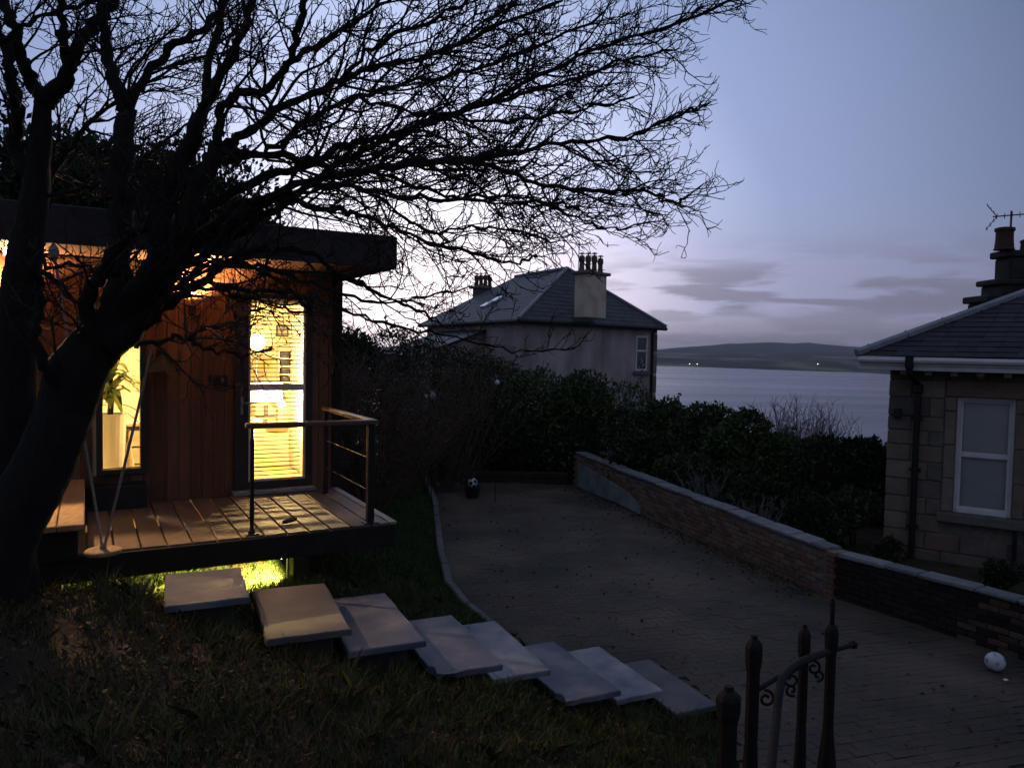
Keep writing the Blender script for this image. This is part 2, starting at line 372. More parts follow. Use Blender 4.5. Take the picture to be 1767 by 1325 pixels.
def build_terrain():
    xs = np.concatenate([[-6000, -2500, -900, -300, -120, -60, -35, -22, -15, -11], np.arange(-9, 9.01, .13), [11, 15, 22, 35, 60, 120, 300, 900, 2500, 6000]])
    ys = np.concatenate([[-400, -120, -40, -12, -4], np.arange(-1, 22.01, .13), [24, 27, 31, 36, 42, 48, 55, 65, 80, 110, 160, 240, 400, 900]])
    X, Y = np.meshgrid(xs, ys); Z = ground_z(X, Y); nx, ny = len(xs), len(ys)
    I = np.arange(nx * ny).reshape(ny, nx)
    F = np.stack([I[:-1, :-1], I[:-1, 1:], I[1:, 1:], I[1:, :-1]], -1).reshape(-1, 4)
    me = np_mesh('ground', np.stack([X, Y, Z], -1).reshape(-1, 3), F, np.zeros(len(F)), [soilm])
    me.polygons.foreach_set('use_smooth', [True] * len(F))
    link('ground', me, kind='structure')
build_terrain()

# sea, far shore and hills
def build_sea():
    m = bpy.data.materials.new('sea_water'); m.use_nodes = True; nt = m.node_tree; N = nt.nodes; L = nt.links; b = N['Principled BSDF']
    b.inputs['Base Color'].default_value = (.030, .040, .058, 1); b.inputs['IOR'].default_value = 1.33
    g = N.new('ShaderNodeNewGeometry'); mp = N.new('ShaderNodeMapping'); mp.inputs['Scale'].default_value = (.0016, .010, 1); L.new(g.outputs['Position'], mp.inputs[0])
    n = N.new('ShaderNodeTexNoise'); n.inputs['Scale'].default_value = 1; n.inputs['Detail'].default_value = 4; L.new(mp.outputs[0], n.inputs['Vector'])
    mr = N.new('ShaderNodeMapRange'); mr.inputs[1].default_value = .35; mr.inputs[2].default_value = .65; mr.inputs[3].default_value = .24; mr.inputs[4].default_value = .34
    L.new(n.outputs['Fac'], mr.inputs[0]); L.new(mr.outputs[0], b.inputs['Roughness'])
    n2 = N.new('ShaderNodeTexNoise'); n2.inputs['Scale'].default_value = .12; n2.inputs['Detail'].default_value = 5; L.new(g.outputs['Position'], n2.inputs['Vector'])
    bp = N.new('ShaderNodeBump'); bp.inputs['Strength'].default_value = .10; bp.inputs['Distance'].default_value = 1.0
    L.new(n2.outputs['Fac'], bp.inputs['Height']); L.new(bp.outputs[0], b.inputs['Normal'])
    mb = MB(); mb.add([(-9000, 90, -40), (9000, 90, -40), (12000, 11000, -40), (-12000, 11000, -40)], [(0, 1, 2, 3)])
    mb.obj('sea', m, kind='structure')
build_sea()
landm = mat('far_land', (.17, .18, .10), (.014, .016, .015), .95, .0045, lo=.44, hi=.56, c3=(.07, .075, .05), stretch=(1, .35, 1), detail=8)
heathm = mat('heather_hill', (.075, .068, .078), (.035, .040, .034), .95, .0016, detail=8)
def build_far():
    az = np.linspace(R(-50), R(60), 420)
    # shoreline distance by bearing, nearer to the right
    def shore(a): return 2650 - (a - R(11)) / R(16) * 640 + (vnoise(a * 50, a * 0, 1.0, 5) - .5) * 60
    rows = np.concatenate([np.linspace(-30, 600, 14), np.linspace(700, 2600, 16)])
    V = []; 
    for t in rows:
        d = np.clip(shore(az), 1500, 3600) + t
        x = np.tan(az) * d; y = d
        z = -41.5 + 24 * np.clip(t / 500, 0, 1) ** .7 + 30 * np.clip((t - 300) / 2000, 0, 1) + (vnoise(x, y, 260, 9) - .5) * 12 * np.clip(t / 300, 0, 1) + (vnoise(x, y, 70, 4) - .3) * 6 * np.clip(t / 60, 0, 1)
        z = z - np.where(t > 2300, 30, 0)
        V.append(np.stack([x, y, z], -1))
    V = np.array(V); ny, nx = V.shape[:2]; I = np.arange(nx * ny).reshape(ny, nx)
    F = np.stack([I[:-1, :-1], I[:-1, 1:], I[1:, 1:], I[1:, :-1]], -1).reshape(-1, 4)
    link('far_shore', np_mesh('far_shore', V.reshape(-1, 3), F, np.zeros(len(F)), [landm]), kind='structure')
    # ridge of hills behind, profile measured against the sky
    prof = np.array([(900, 606), (1000, 606), (1080, 606), (1140, 603), (1200, 597), (1250, 593), (1300, 591), (1330, 590), (1365, 592), (1395, 591), (1440, 596), (1490, 599), (1540, 604), (1620, 601), (1700, 606), (1800, 604)])
    for dist, drop, nm, sd in ((6200, 0, 'hills', 3), (4700, 15, 'hills', 8)):
        pz = [PY(a, b + drop + (3 * math.sin(a * .021) if drop else 0), dist) for a, b in prof]
        xs = np.array([p[0] for p in pz]); zs = np.array([p[2] for p in pz])
        gx = np.linspace(-4500, 6500, 420); top = np.interp(gx, xs, zs) + (vnoise(gx, gx * 0, 420, sd) - .5) * 9 + (vnoise(gx, gx * 0, 110, sd + 1) - .5) * 5
        V = []
        for t in np.linspace(0, 1, 16):
            y = dist - 1600 * (1 - t); sc = y / dist
            zz = -45 + (top + 45) * (np.sin(t * math.pi / 2) ** 1.2); zz = zz + (vnoise(gx, gx * 0 + y, 350, sd + 2) - .5) * 26 * math.sin(t * math.pi)
            V.append(np.stack([gx * sc, np.full_like(gx, y), zz], -1))
        V.append(np.stack([gx * 1.2, np.full_like(gx, dist + 1300), np.full_like(gx, -45)], -1))
        V = np.array(V); ny, nx = V.shape[:2]; I = np.arange(nx * ny).reshape(ny, nx)
        F = np.stack([I[:-1, :-1], I[:-1, 1:], I[1:, 1:], I[1:, :-1]], -1).reshape(-1, 4)
        me = np_mesh(nm, V.reshape(-1, 3), F, np.zeros(len(F)), [heathm]); me.polygons.foreach_set('use_smooth', [True] * len(F))
        link(nm, me, kind='structure')
build_far()
for (px, lab, c, s) in ((1190, 'left one of two warm lamps close together on the far shore', (1, .72, .45), 30), (1203, 'right one of two warm lamps close together on the far shore', (1, .66, .4), 30),
                     (1411, 'lone pale lamp on the far shore near the right house', (1, .9, .75), 22)):
    p = PY(px, 628, 2350 if px < 1300 else 2150)
    t = thing('shore_lamp', lab, 'lamp', (p[0], p[1], -42), group='lamps on the far shore')
    MB().tube([(0, 0, 0), (0, 0, p[2] + 41)], .35, 6).obj('pole', metal_dk, t)
    MB().lathe([(.1, -1.0), (.75, -.7), (1.0, 0), (.75, .7), (.1, 1.0)], 10).obj('lantern', glow('lantern_glow', c, s * .2), t, loc=(0, 0, p[2] + 42))

# ------------------------------------------------------------------ driveway
WALL_A = ((1.72, 18.55), (4.48, 10.28)); WALL_B = ((4.56, 10.16), (6.95, 6.35))
DRV = [tuple(p) for p in EDGE[1:]] 
def build_driveway():
    poly = [tuple(p) for p in EDGE if p[1] < 18.6] ; poly = [(-2.08, 18.62)] + poly + [(9, 0), (9, 5.6), WALL_B[1], WALL_B[0], WALL_A[1], WALL_A[0]]
    mb = MB(); mb.add([(x, y, 0.0) for x, y in poly], [tuple(range(len(poly)))]); mb.obj('driveway', jointm, kind='structure')
    drv = bpy.data.objects['driveway']
    # block paving, herring-free running bond laid along the drive
    ang = R(106); ca, sa = math.cos(ang), math.sin(ang); L, Wd = .2, .1
    P = np.array(poly)
    def inside(x, y):
        c = np.zeros(x.shape, bool); j = len(P) - 1
        for i in range(len(P)):
            yi, yj, xi, xj = P[i][1], P[j][1], P[i][0], P[j][0]
            t = ((yi > y) != (yj > y)) & (x < (xj - xi) * (y - yi) / ((yj - yi) or 1e-9) + xi); c ^= t; j = i
        return c
    a, b = np.meshgrid(np.arange(-60, 60), np.arange(-140, 140))
    la = (a + .5 * (b % 2)) * (L + .002); lb = b * (Wd + .002)
    # rows run across the drive
    x = 2.2 + la * -sa + lb * ca; y = 11 + la * ca + lb * sa
    ok = inside(x, y) & (y > 5.0)
    x, y = x[ok], y[ok]; X = .45 * x; 
    vis = (np.abs(x) / y < .70)
    x, y = x[vis], y[vis]
    order = np.argsort(y); x, y = x[order], y[order]
    # order by how large they show: nearest ones inside the frame
    meshes = [MB().box((0, 0, 0), (L, Wd, .05), 0, 0, .0022).mesh('paving_block', paving[k]) for k in range(4)]
    g = np.random.default_rng(3)
    h = (vnoise(x, y, 1.6, 3) - .5) * .02 + g.normal(0, .0015, len(x)) - .012
    seen = (x / y < .66) & ((3.3 / y) < .52)
    idx = np.where(seen)[0][:300]; pick = set(idx.tolist())
    rz = ang + math.pi / 2
    for i in idx:
        o = link('paving_block', meshes[g.integers(0, 4)], drv, (x[i], y[i], h[i] + .002), rz + g.normal(0, .008)); o.rotation_euler[0] = g.normal(0, .012)
    mb = MB()
    c, s_ = math.cos(rz), math.sin(rz)
    for i in range(len(x)):
        if i in pick: continue
        k = int(g.integers(0, 4)); z1 = h[i] + .027
        q = []
        for z, e in ((h[i] - .02, 0), (z1 - .002, 0), (z1, .0022)):
            for sx, sy in ((-1, -1), (1, -1), (1, 1), (-1, 1)):
                u, v = sx * (L / 2 - e), sy * (Wd / 2 - e); q.append((x[i] + u * c - v * s_, y[i] + u * s_ + v * c, z))
        mb.add(q, [(8, 9, 10, 11)] + [(4 + j, 4 + (j + 1) % 4, 8 + (j + 1) % 4, 8 + j) for j in range(4)], k)
    mb.obj('paving_blocks', paving, drv, kind='stuff')
    return
build_driveway()
def build_kerb():
    t = thing('kerb', 'pale concrete edging stones between lawn and paved drive', 'kerb', (0, 0, 0))
    pts = [np.array(p) for p in EDGE[1:7]]; g = np.random.default_rng(4)
    seg = []
    for a, b in zip(pts[:-1], pts[1:]):
        L = np.linalg.norm(b - a); n = max(1, round(L / .9))
        for i in range(n):
            p = a + (b - a) * (i + .5) / n; seg.append((p, L / n, math.atan2(b[1] - a[1], b[0] - a[0])))
    for p, L, an in seg:
        if p[1] > 18.8: continue
        MB().box((0, 0, 0), (L - .012, .11, .24), 0, 0, .02).obj('kerb_stone', kerbm[g.integers(0, 2)], t, loc=(p[0], p[1], .02 + g.normal(0, .008)))
        COL.objects[-1].rotation_euler[2] = an + g.normal(0, .01)
build_kerb()

# ------------------------------------------------------------------ boundary wall of brick
def cbrick(sx, sy, sz, m, ch=.006, name='brick'): return MB().box((0, 0, 0), (sx, sy, sz), 0, 0, ch).mesh(name, m)
def build_wall():
    t = thing('brick_wall', 'low weathered brick boundary wall with flat stone coping along the drive', 'wall', (0, 0, 0)); g = np.random.default_rng(5)
    BL, BH, BD = .215, .065, .10
    mA = [cbrick(BL, BD, BH, m) for m in brickm]; mB = [cbrick(BL, BD, BH, m) for m in darkm]; mD = [cbrick(BL, BD, BH, m) for m in dullm]
    def run(a, b, h0, h1, mesh_of, thick, mm, nmax, off=0, name='core'):
        a = np.array(a); b = np.array(b); L = np.linalg.norm(b - a); d = (b - a) / L; n = np.array([d[1], -d[0]])     # n faces the drive
        if np.dot(n, np.array([3, 12]) - a) < 0: n = -n
        an = math.atan2(d[1], d[0])
        core = MB(); hw = thick / 2 - .012
        q = []
        for e, hh in ((0, h0), (L, h1)):
            for sgn in (1, -1):
                p = a + d * e + n * hw * sgn
                q += [(p[0], p[1], -.15), (p[0], p[1], hh - .004)]
        core.add(q, [(0, 1, 5, 4), (2, 6, 7, 3), (1, 3, 7, 5), (0, 2, 3, 1), (4, 5, 7, 6)]); core.obj('mortar_core', mm, t)
        rows = int(max(h0, h1) / (BH + .01)); cand = []
        for r_ in range(rows):
            z = .01 + (r_ + .5) * (BH + .01) - .02
            e = (-.11 if r_ % 2 else 0) + .11
            while e < L - .08:
                hh = h0 + (h1 - h0) * e / L
                if z + BH / 2 < hh: cand.append((e, z))
                e += BL + .01
        cand.sort(key=lambda c: np.linalg.norm(a + d * c[0]))
        rest = MB()
        for i, (e, z) in enumerate(cand):
            p = a + d * e + n * (thick / 2 - BD / 2 + .006 + g.normal(0, .003)); me = mesh_of(e)
            if i < nmax:
                link('brick', me, t, (p[0], p[1], z + g.normal(0, .002)), an + g.normal(0, .012))
            else:
                vs = [v.co for v in me.vertices]; c, s_ = math.cos(an), math.sin(an)
                k = (brickm + darkm + dullm).index(me.materials[0])
                rest.add([(p[0] + v.x * c - v.y * s_, p[1] + v.x * s_ + v.y * c, z + v.z) for v in vs], [tuple(f.vertices) for f in me.polygons], k)
        if rest.v: rest.obj('bricks', brickm + darkm + dullm, t, kind='stuff')
        return a, d, n, L, an
    a, d, n, L, an = run(WALL_A[0], WALL_A[1], .78, .62, lambda e: mA[g.integers(0, 5)], .26, mortar, 190)
    # patch of old cement render at the far end of the wall
    mb = MB(); zs = [(0.25, .02, .60), (.9, .02, .56), (1.6, .03, .50), (2.3, .05, .44), (3.0, .03, .33), (3.45, .02, .16)]
    top = []; bot = []
    q = []
    for e, z0, z1 in zs:
        for off in (.145, .165):
            p = a + d * e + n * off; q += [(p[0], p[1], z0), (p[0], p[1], z1)]
    fs = []
    for i in range(len(zs) - 1):
        b = i * 4; c = b + 4
        fs += [(b + 2, b + 3, c + 3, c + 2), (b + 1, c + 1, c + 3, b + 3), (b + 0, b + 2, c + 2, c + 0)]
    fs += [(0, 1, 3, 2), (len(q) - 4, len(q) - 2, len(q) - 1, len(q) - 3)]
    mb.add(q, fs); mb.obj('render_patch', renderm, t)
    def cope(a, d, an, e0, e1, h0, h1, L, w=.30):
        e = e0
        while e < e1 - .1:
            l = min(g.uniform(.42, .72), e1 - e); p = a + d * (e + l / 2); hh = h0 + (h1 - h0) * (e + l / 2) / L
            k = MB().box((0, 0, 0), (l - .014, w + g.normal(0, .012), .06), 0, 0, .018)
            k.v = [(x + g.normal(0, .004), y + g.normal(0, .004), z + g.normal(0, .004)) for x, y, z in k.v]
            o = k.obj('coping_stone', copem[g.integers(0, 3)], t, loc=(p[0], p[1], hh + .028 + g.normal(0, .006))); o.rotation_euler = (g.normal(0, .015), -math.atan2(h1 - h0, L) + g.normal(0, .008), an + g.normal(0, .015)); e += l
    cope(a, d, an, 0, L, .78, .62, L)
    # second length: a stretch of near-black bricks set back from the drive, then brick again
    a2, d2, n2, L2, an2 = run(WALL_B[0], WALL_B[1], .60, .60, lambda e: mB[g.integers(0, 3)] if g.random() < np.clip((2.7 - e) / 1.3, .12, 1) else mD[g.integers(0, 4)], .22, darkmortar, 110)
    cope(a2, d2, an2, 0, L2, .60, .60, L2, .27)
    # upright pier where the two lengths meet
    p = np.array(WALL_A[1]); k = MB()
    for r_ in range(9):
        k = MB().box((0, 0, 0), (.23, .27, .065), 0, 0, .006); k.obj('pier_brick', brickm[g.integers(0, 3)], t, loc=(p[0] + .02, p[1] + .0, .03 + r_ * .075 - .02)); COL.objects[-1].rotation_euler[2] = an
build_wall()

# ------------------------------------------------------------------ garden hut
HR = R(29.5); HO = np.array([-2.1, 9.1, 0]); HEX = np.array([math.cos(HR), math.sin(HR), 0]); HEY = np.array([-math.sin(HR), math.cos(HR), 0])
DECK = 1.6
def H(x, y, z=0): return HO + HEX * x + HEY * y + np.array([0, 0, z])
def HL(px, py, yl=0.0):
    p = PL(px, py, H(0, yl), HEY) - HO; return float(np.dot(p, HEX)), float(p[2])
def build_hut():
    t = thing('garden_hut', 'timber clad garden hut with flat roof and glowing windows behind the bare tree', 'hut', HO, HR); g = np.random.default_rng(11)
    EAVE = 4.17; X0 = -5.4; DB = 1.95
    wl, wt = HL(176, 500); wr, wb = HL(242, 806); wt = 3.72
    dl, dt = HL(404, 505); dr, db = HL(536, 840); db = DECK + .06; dt = dt
    # shell: floor, back and side walls inside, roof
    MB().box(((X0) / 2, DB / 2, DECK - .09), (-X0, DB, .16)).obj('floor', infloor, t)
    MB().box(((X0) / 2, DB + .05, (DECK + EAVE) / 2), (-X0 + .2, .1, EAVE - DECK)).obj('back_wall', inwall, t)
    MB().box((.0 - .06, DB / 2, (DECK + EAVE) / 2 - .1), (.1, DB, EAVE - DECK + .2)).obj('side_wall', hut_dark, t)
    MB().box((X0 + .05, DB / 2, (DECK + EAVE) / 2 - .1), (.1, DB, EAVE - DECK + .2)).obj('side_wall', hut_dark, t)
    MB().box((X0 / 2, DB / 2 + .02, EAVE - .04), (-X0 - .25, DB - .05, .04)).obj('ceiling', whitem, t)
    MB().box((-.13, DB / 2, 2.86), (.03, DB - .1, 2.5)).obj('wall_lining', incream, t)
    # front wall core around the openings, lined inside
    core = MB()
    def panel(x0, x1, z0, z1): core.box(((x0 + x1) / 2, .06, (z0 + z1) / 2), (x1 - x0, .08, z1 - z0))
    panel(X0, wl, DECK - .25, EAVE); panel(wl, wr, DECK - .25, wb); panel(wl, wr, wt, EAVE); panel(wr, dl, DECK - .25, EAVE); panel(dl, dr, dt, EAVE); panel(dl, dr, DECK - .25, DECK + .01); panel(dr, -.02, DECK - .25, EAVE)
    core.obj('front_wall', inwall, t)
    # vertical boards
    bw = .118; x = -.005
    while x > X0:
        c = x - bw / 2
        spans = [(DECK - .28, EAVE - .01)]
        if wl - .07 < c < wr + .07: spans = [(DECK - .28, wb - .07), (wt + .07, EAVE - .01)]
        if dl - .02 < c < dr + .02: spans = [(dt + .02, EAVE - .01)]
        for z0, z1 in spans:
            if z1 - z0 > .05:
                cm = hut_dark if c > dr + .02 and False else cladding[g.integers(0, 4)]
                o = MB().box((0, 0, 0), (bw - .007, .024, z1 - z0), 0, 0, .004).obj('cladding_board', cm, t, loc=(c, .008 + g.normal(0, .0015), (z0 + z1) / 2))
        x -= bw
    MB().box((-.02, .02, (DECK + EAVE) / 2 - .14), (.11, .11, EAVE - DECK + .27), 0, 0, .006).obj('corner_post', hut_dark, t)
    # tall window
    w = thing_part('window', t)
    fr = MB(); f = .06
    for c, d in ((((wl + wr) / 2, 0, wt + f / 2), (wr - wl + 2 * f, .13, f)), (((wl + wr) / 2, -.005, wb - f / 2), (wr - wl + 2 * f, .15, f)), ((wl - f / 2, 0, (wt + wb) / 2), (f, .13, wt - wb)), ((wr + f / 2, 0, (wt + wb) / 2), (f, .13, wt - wb))): fr.box(c, d, 0, 0, .005)
    fr.obj('frame', framem, w); MB().box(((wl + wr) / 2, .035, (wt + wb) / 2), (wr - wl - .002, .008, wt - wb - .002)).obj('pane', winglass, w)
    # glazed door with slatted blind
    d_ = thing_part('door', t)
    fr = MB(); f = .10
    gl, gt = HL(428, 514); gr, gb = HL(525, 824)
    for c, s in (((dl + gl) / 2, (gl - dl)), ((dr + gr) / 2, (dr - gr))): fr.box((c, 0, (db + dt) / 2), (s, .11, dt - db), 0, 0, .006)
    fr.box(((gl + gr) / 2, 0, (dt + gt) / 2), (gr - gl, .108, dt - gt), 0, 0, .006); fr.box(((gl + gr) / 2, 0, (db + gb) / 2), (gr - gl, .108, gb - db), 0, 0, .006)
    fr.obj('frame', framem, d_)
    bd = MB()
    for c in (gl + .012, gr - .012): bd.box((c, -.02, (gt + gb) / 2), (.024, .05, gt - gb), 0, 0, .004)
    for c in (gt - .012, gb + .012): bd.box(((gl + gr) / 2, -.02, c), (gr - gl - .05, .05, .024), 0, 0, .004)
    bd.obj('glazing_bead', incream, d_)
    MB().box(((gl + gr) / 2, .0, (gt + gb) / 2), (gr - gl - .05, .008, gt - gb - .05)).obj('pane', winglass, d_)
    mz = HL(475, 668)[1]
    MB().box(((gl + gr) / 2, -.012, mz), (gr - gl - .05, .04, .075), 0, 0, .006).obj('mid_rail', mat('pale_rail', (.8, .76, .70), None, .5), d_)
    MB().box(((dl + dr) / 2, -.06, DECK + .03), (dr - dl + .06, .16, .05), 0, 0, .008).obj('threshold', mat('threshold_grey', (.30, .29, .28), None, .5), d_)
    h = MB(); hz = DECK + 1.02; hx = gl - .07; h.box((hx, -.062, hz), (.035, .012, .2), 0, 0, .003); h.tube([(hx, -.06, hz + .03), (hx, -.105, hz + .03), (hx - .0 + .1, -.105, hz + .03)], .009, 8); h.obj('handle', steel, d_)
    n = 41; sl = MB().box((0, 0, 0), (gr - gl - .07, .028, .010)).mesh('blind_slat', blindm)
    for i in range(n):
        z = gb + .05 + (gt - gb - .1) * i / (n - 1)
        if abs(z - mz) < .035: continue
        o = link('blind_slat', sl, d_, ((gl + gr) / 2, .075, z)); o.rotation_euler[0] = R(-3)
    MB().box(((gl + gr) / 2, .075, gt - .03), (gr - gl - .05, .04, .035)).obj('blind_headrail', incream, d_)
    # flat roof with deep overhang
    RX0, RX1, RY0, RY1 = -7.0, .34, -1.02, DB + .5
    rf = MB().box(((RX0 + RX1) / 2, (RY0 + RY1) / 2, 4.372), (RX1 - RX0 - .045, RY1 - RY0 - .045, .33), 0, 0, .01).obj('roof', mat('roof_felt', (.05, .05, .052), None, .9, 6, .4, 60), t)
    fb = MB(); fb.box(((RX0 + RX1) / 2, RY0, 4.352), (RX1 - RX0, .035, .345), 0, 0, .006); fb.obj('fascia_board', fasciam, rf)
    fb = MB(); fb.box((RX1 - .018, (RY0 + RY1) / 2 + .018, 4.352), (.035, RY1 - RY0 - .037, .345), 0, 0, .006); fb.obj('fascia_board', fasciam, rf)
    y = RY0 + .02 + .07; k = 0
    while y < -.02:
        o = MB().box(((RX0 + RX1) / 2, y, EAVE + .02), (RX1 - RX0 - .08, .125, .02), 0, 0, .003).obj('soffit_plank', soffitm, rf); y += .131
    MB().box((RX1 - .17, DB / 2, EAVE + .02), (.26, DB, .02)).obj('soffit_plank', soffitm, rf)
    # brackets lamp housings are separate things
    return dict(wl=wl, wr=wr, wb=wb, wt=wt, gl=gl, gr=gr, gt=gt, gb=gb, dl=dl, dr=dr, t=t)
def thing_part(name, parent):
    o = bpy.data.objects.new(name, None); COL.objects.link(o); o.parent = parent; o.empty_display_size = .1; return o
HUT = build_hut()

def hut_thing(name, label, cat, x, y, z, group=None): return thing(name, label, cat, H(x, y, z), HR, group)
def build_deck():
    t = hut_thing('deck', 'raised timber deck in front of the hut lit by door and eaves', 'deck', 0, 0, 0); g = np.random.default_rng(12)
    x0, x1, y0 = -3.35, -.06, -2.03; bw = .2; x = x1
    while x > x0:
        l = -y0 - .03 - .02
        MB().box((0, 0, 0), (bw - .014, l, .028), 0, 0, .005).obj('deck_board', deckm[g.integers(0, 4)], t, loc=(x - bw / 2, y0 / 2 - .02, DECK - .014 + g.normal(0, .0012))); x -= bw
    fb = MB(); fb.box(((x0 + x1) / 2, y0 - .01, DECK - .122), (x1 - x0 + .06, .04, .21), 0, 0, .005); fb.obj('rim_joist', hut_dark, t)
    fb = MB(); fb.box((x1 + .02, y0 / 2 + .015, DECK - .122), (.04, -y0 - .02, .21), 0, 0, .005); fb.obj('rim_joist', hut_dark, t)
    fb = MB(); fb.box((x1 + .012, y0 / 2 - .01, DECK - .002), (.075, -y0 - .0, .028), 0, 0, .004); fb.obj('edge_trim', mat('edge_trim', (.33, .31, .29), None, .6), t)
    for i in range(5):
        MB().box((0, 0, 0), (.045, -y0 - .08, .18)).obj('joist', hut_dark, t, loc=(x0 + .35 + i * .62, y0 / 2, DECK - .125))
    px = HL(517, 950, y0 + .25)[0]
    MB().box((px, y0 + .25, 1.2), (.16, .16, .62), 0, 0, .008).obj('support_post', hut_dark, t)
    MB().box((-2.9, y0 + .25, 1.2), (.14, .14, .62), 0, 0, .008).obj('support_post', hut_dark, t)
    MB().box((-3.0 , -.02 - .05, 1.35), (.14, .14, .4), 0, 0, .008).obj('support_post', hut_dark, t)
    # railing: slim post, corner post, oak handrail, wires
    rt = hut_thing('railing', 'timber handrail with slim dark posts round the deck corner', 'railing', 0, 0, 0)
    pz = DECK + 1.0; y = y0 + .07
    xa = HL(435, 800, y)[0]; xc = HL(640, 800, y)[0] + .0
    MB().lathe([(.030, 0), (.030, .03), (.019, .05), (.019, .80), (.022, .83), (.013, .88), (.013, .97)], 10, (xa, y, DECK)).obj('slim_post', metal_dk, rt, smooth=False)
    MB().box((xa, y, DECK + .006), (.11, .09, .012), 0, 0, .003).obj('base_plate', metal_dk, rt)
    k = MB(); k.box((xc, y, DECK + .48), (.062, .062, .96), 0, 0, .006); k.obj('corner_post', metal_dk, rt)
    MB().box((xc, y, DECK + .006), (.15, .12, .012), 0, 0, .003).obj('base_plate', metal_dk, rt)
    MB().box((xc - .036, y + .0, DECK + .48), (.008, .05, .94)).obj('post_lit_side', railm, rt)  # warmer strip added to colour the lit side of the dark post
    yb = -.26
    MB().box(((xa + xc) / 2, y, DECK + .985), (xc - xa + .12, .085, .045), 0, 0, .01).obj('handrail', railm, rt)
    MB().box((xc + .018, (y + .043 + yb) / 2, DECK + .985), (.085, yb - y - .045, .045), 0, 0, .01).obj('handrail', railm, rt)
    MB().box((xc + .018, yb - .06, DECK + .48), (.05, .05, .96), 0, 0, .006).obj('rear_post', metal_dk, rt)
    for z in (.30, .62):
        MB().tube([(xc + .018, y + .035, DECK + z), (xc + .018, yb - .08, DECK + z)], .004, 6).obj('wire', steel, rt)
build_deck()
def build_on_deck():
    # bench at the left end
    t = hut_thing('bench', 'low plank bench with dark box base at the left end of the deck', 'bench', -2.86, -1.1, DECK - .03)
    g = np.random.default_rng(5)
    for i, dx in enumerate((-.096, .096)):
        k = MB().box((dx, -.02, .29), (.185, 2.25, .05), 0, 0, .008); k.obj('seat_plank', benchm, t)
    MB().box((-.01, .02, .13), (.30, 2.05, .262), 0, 0, .006).obj('base', hut_dark, t)
    # dark trough under the window
    c = (HL(205, 850)[0])
    t = hut_thing('trough', 'dark empty trough standing on the deck below the tall window', 'trough', c, -.2, DECK)
    k = MB(); w, d, h = .50, .30, .24
    k.box((0, -d / 2 + .012, h / 2), (w, .022, h), 0, 0, .004); k.box((0, d / 2 - .012, h / 2), (w, .022, h), 0, 0, .004)
    k.box((-w / 2 + .012, 0, h / 2), (.022, d - .05, h), 0, 0, .004); k.box((w / 2 - .012, 0, h / 2), (.022, d - .05, h), 0, 0, .004); k.obj('side', black, t)
    MB().box((0, 0, .03), (w - .05, d - .05, .02)).obj('base', black, t); 
    MB().box((0, 0, .17), (w - .06, d - .06, .04)).obj('soil', soilm, t)
    # dead leaf on the deck
    p = PZ(500, 903, DECK + .002)
    t = thing('dead_leaf', 'curled dead leaf lying on the deck near the railing post', 'leaf', p, .6)
    k = MB(); n = 9; vs = []; 
    for i in range(n):
        s = i / (n - 1); w = .045 * math.sin(math.pi * min(1, s * 1.02 + .01)) ; x = (s - .5) * .14
        vs += [(x, -w, .018 + .03 * abs(s - .5)), (x, 0, .004 + .02 * s * s), (x, w, .03 + .02 * s)]
    fs = []
    for i in range(n - 1): fs += [(i * 3, i * 3 + 1, i * 3 + 4, i * 3 + 3), (i * 3 + 1, i * 3 + 2, i * 3 + 5, i * 3 + 4)]
    k.add(vs, fs); k.obj('blade', brownleaf[1], t); MB().tube([(-.07, 0, .006), (-.11, .01, .012)], .002, 5).obj('stalk', brownleaf[1], t)
    # wall-hung bits
    x, z = HL(278, 628); t = hut_thing('barn_lamp', 'unlit dark conical lamp on the hut wall between window and door', 'lamp', x, -.01, z)
    MB().box((0, -.012, .10), (.09, .02, .12), 0, 0, .004).obj('back_plate', metal_dk, t)
    MB().tube([(0, -.02, .13), (0, -.09, .16), (0, -.15, .13), (0, -.16, .09)], .010, 8).obj('arm', metal_dk, t)
    MB().lathe([(.015, .10), (.03, .085), (.10, .0), (.155, -.065), (.160, -.075), (.150, -.07), (.09, .0), (.02, .07)], 20, (0, -.17, 0)).obj('shade', mat('shade_enamel', (.026, .032, .035), None, .8, spec=.15), t)
    x, z = HL(376, 656); t = hut_thing('plaque', 'small dark square-cornered plaque on the hut wall beside the door', 'plaque', x, -.012, z)
    MB().box((0, -.01, 0), (.20, .018, .115), 0, 0, .004).obj('plate', metal_dk, t); MB().box((.045, -.021, .005), (.035, .006, .05), 0, 0, .002).obj('button', mat('grey_button', (.12, .12, .13), None, .4), t)
build_on_deck()
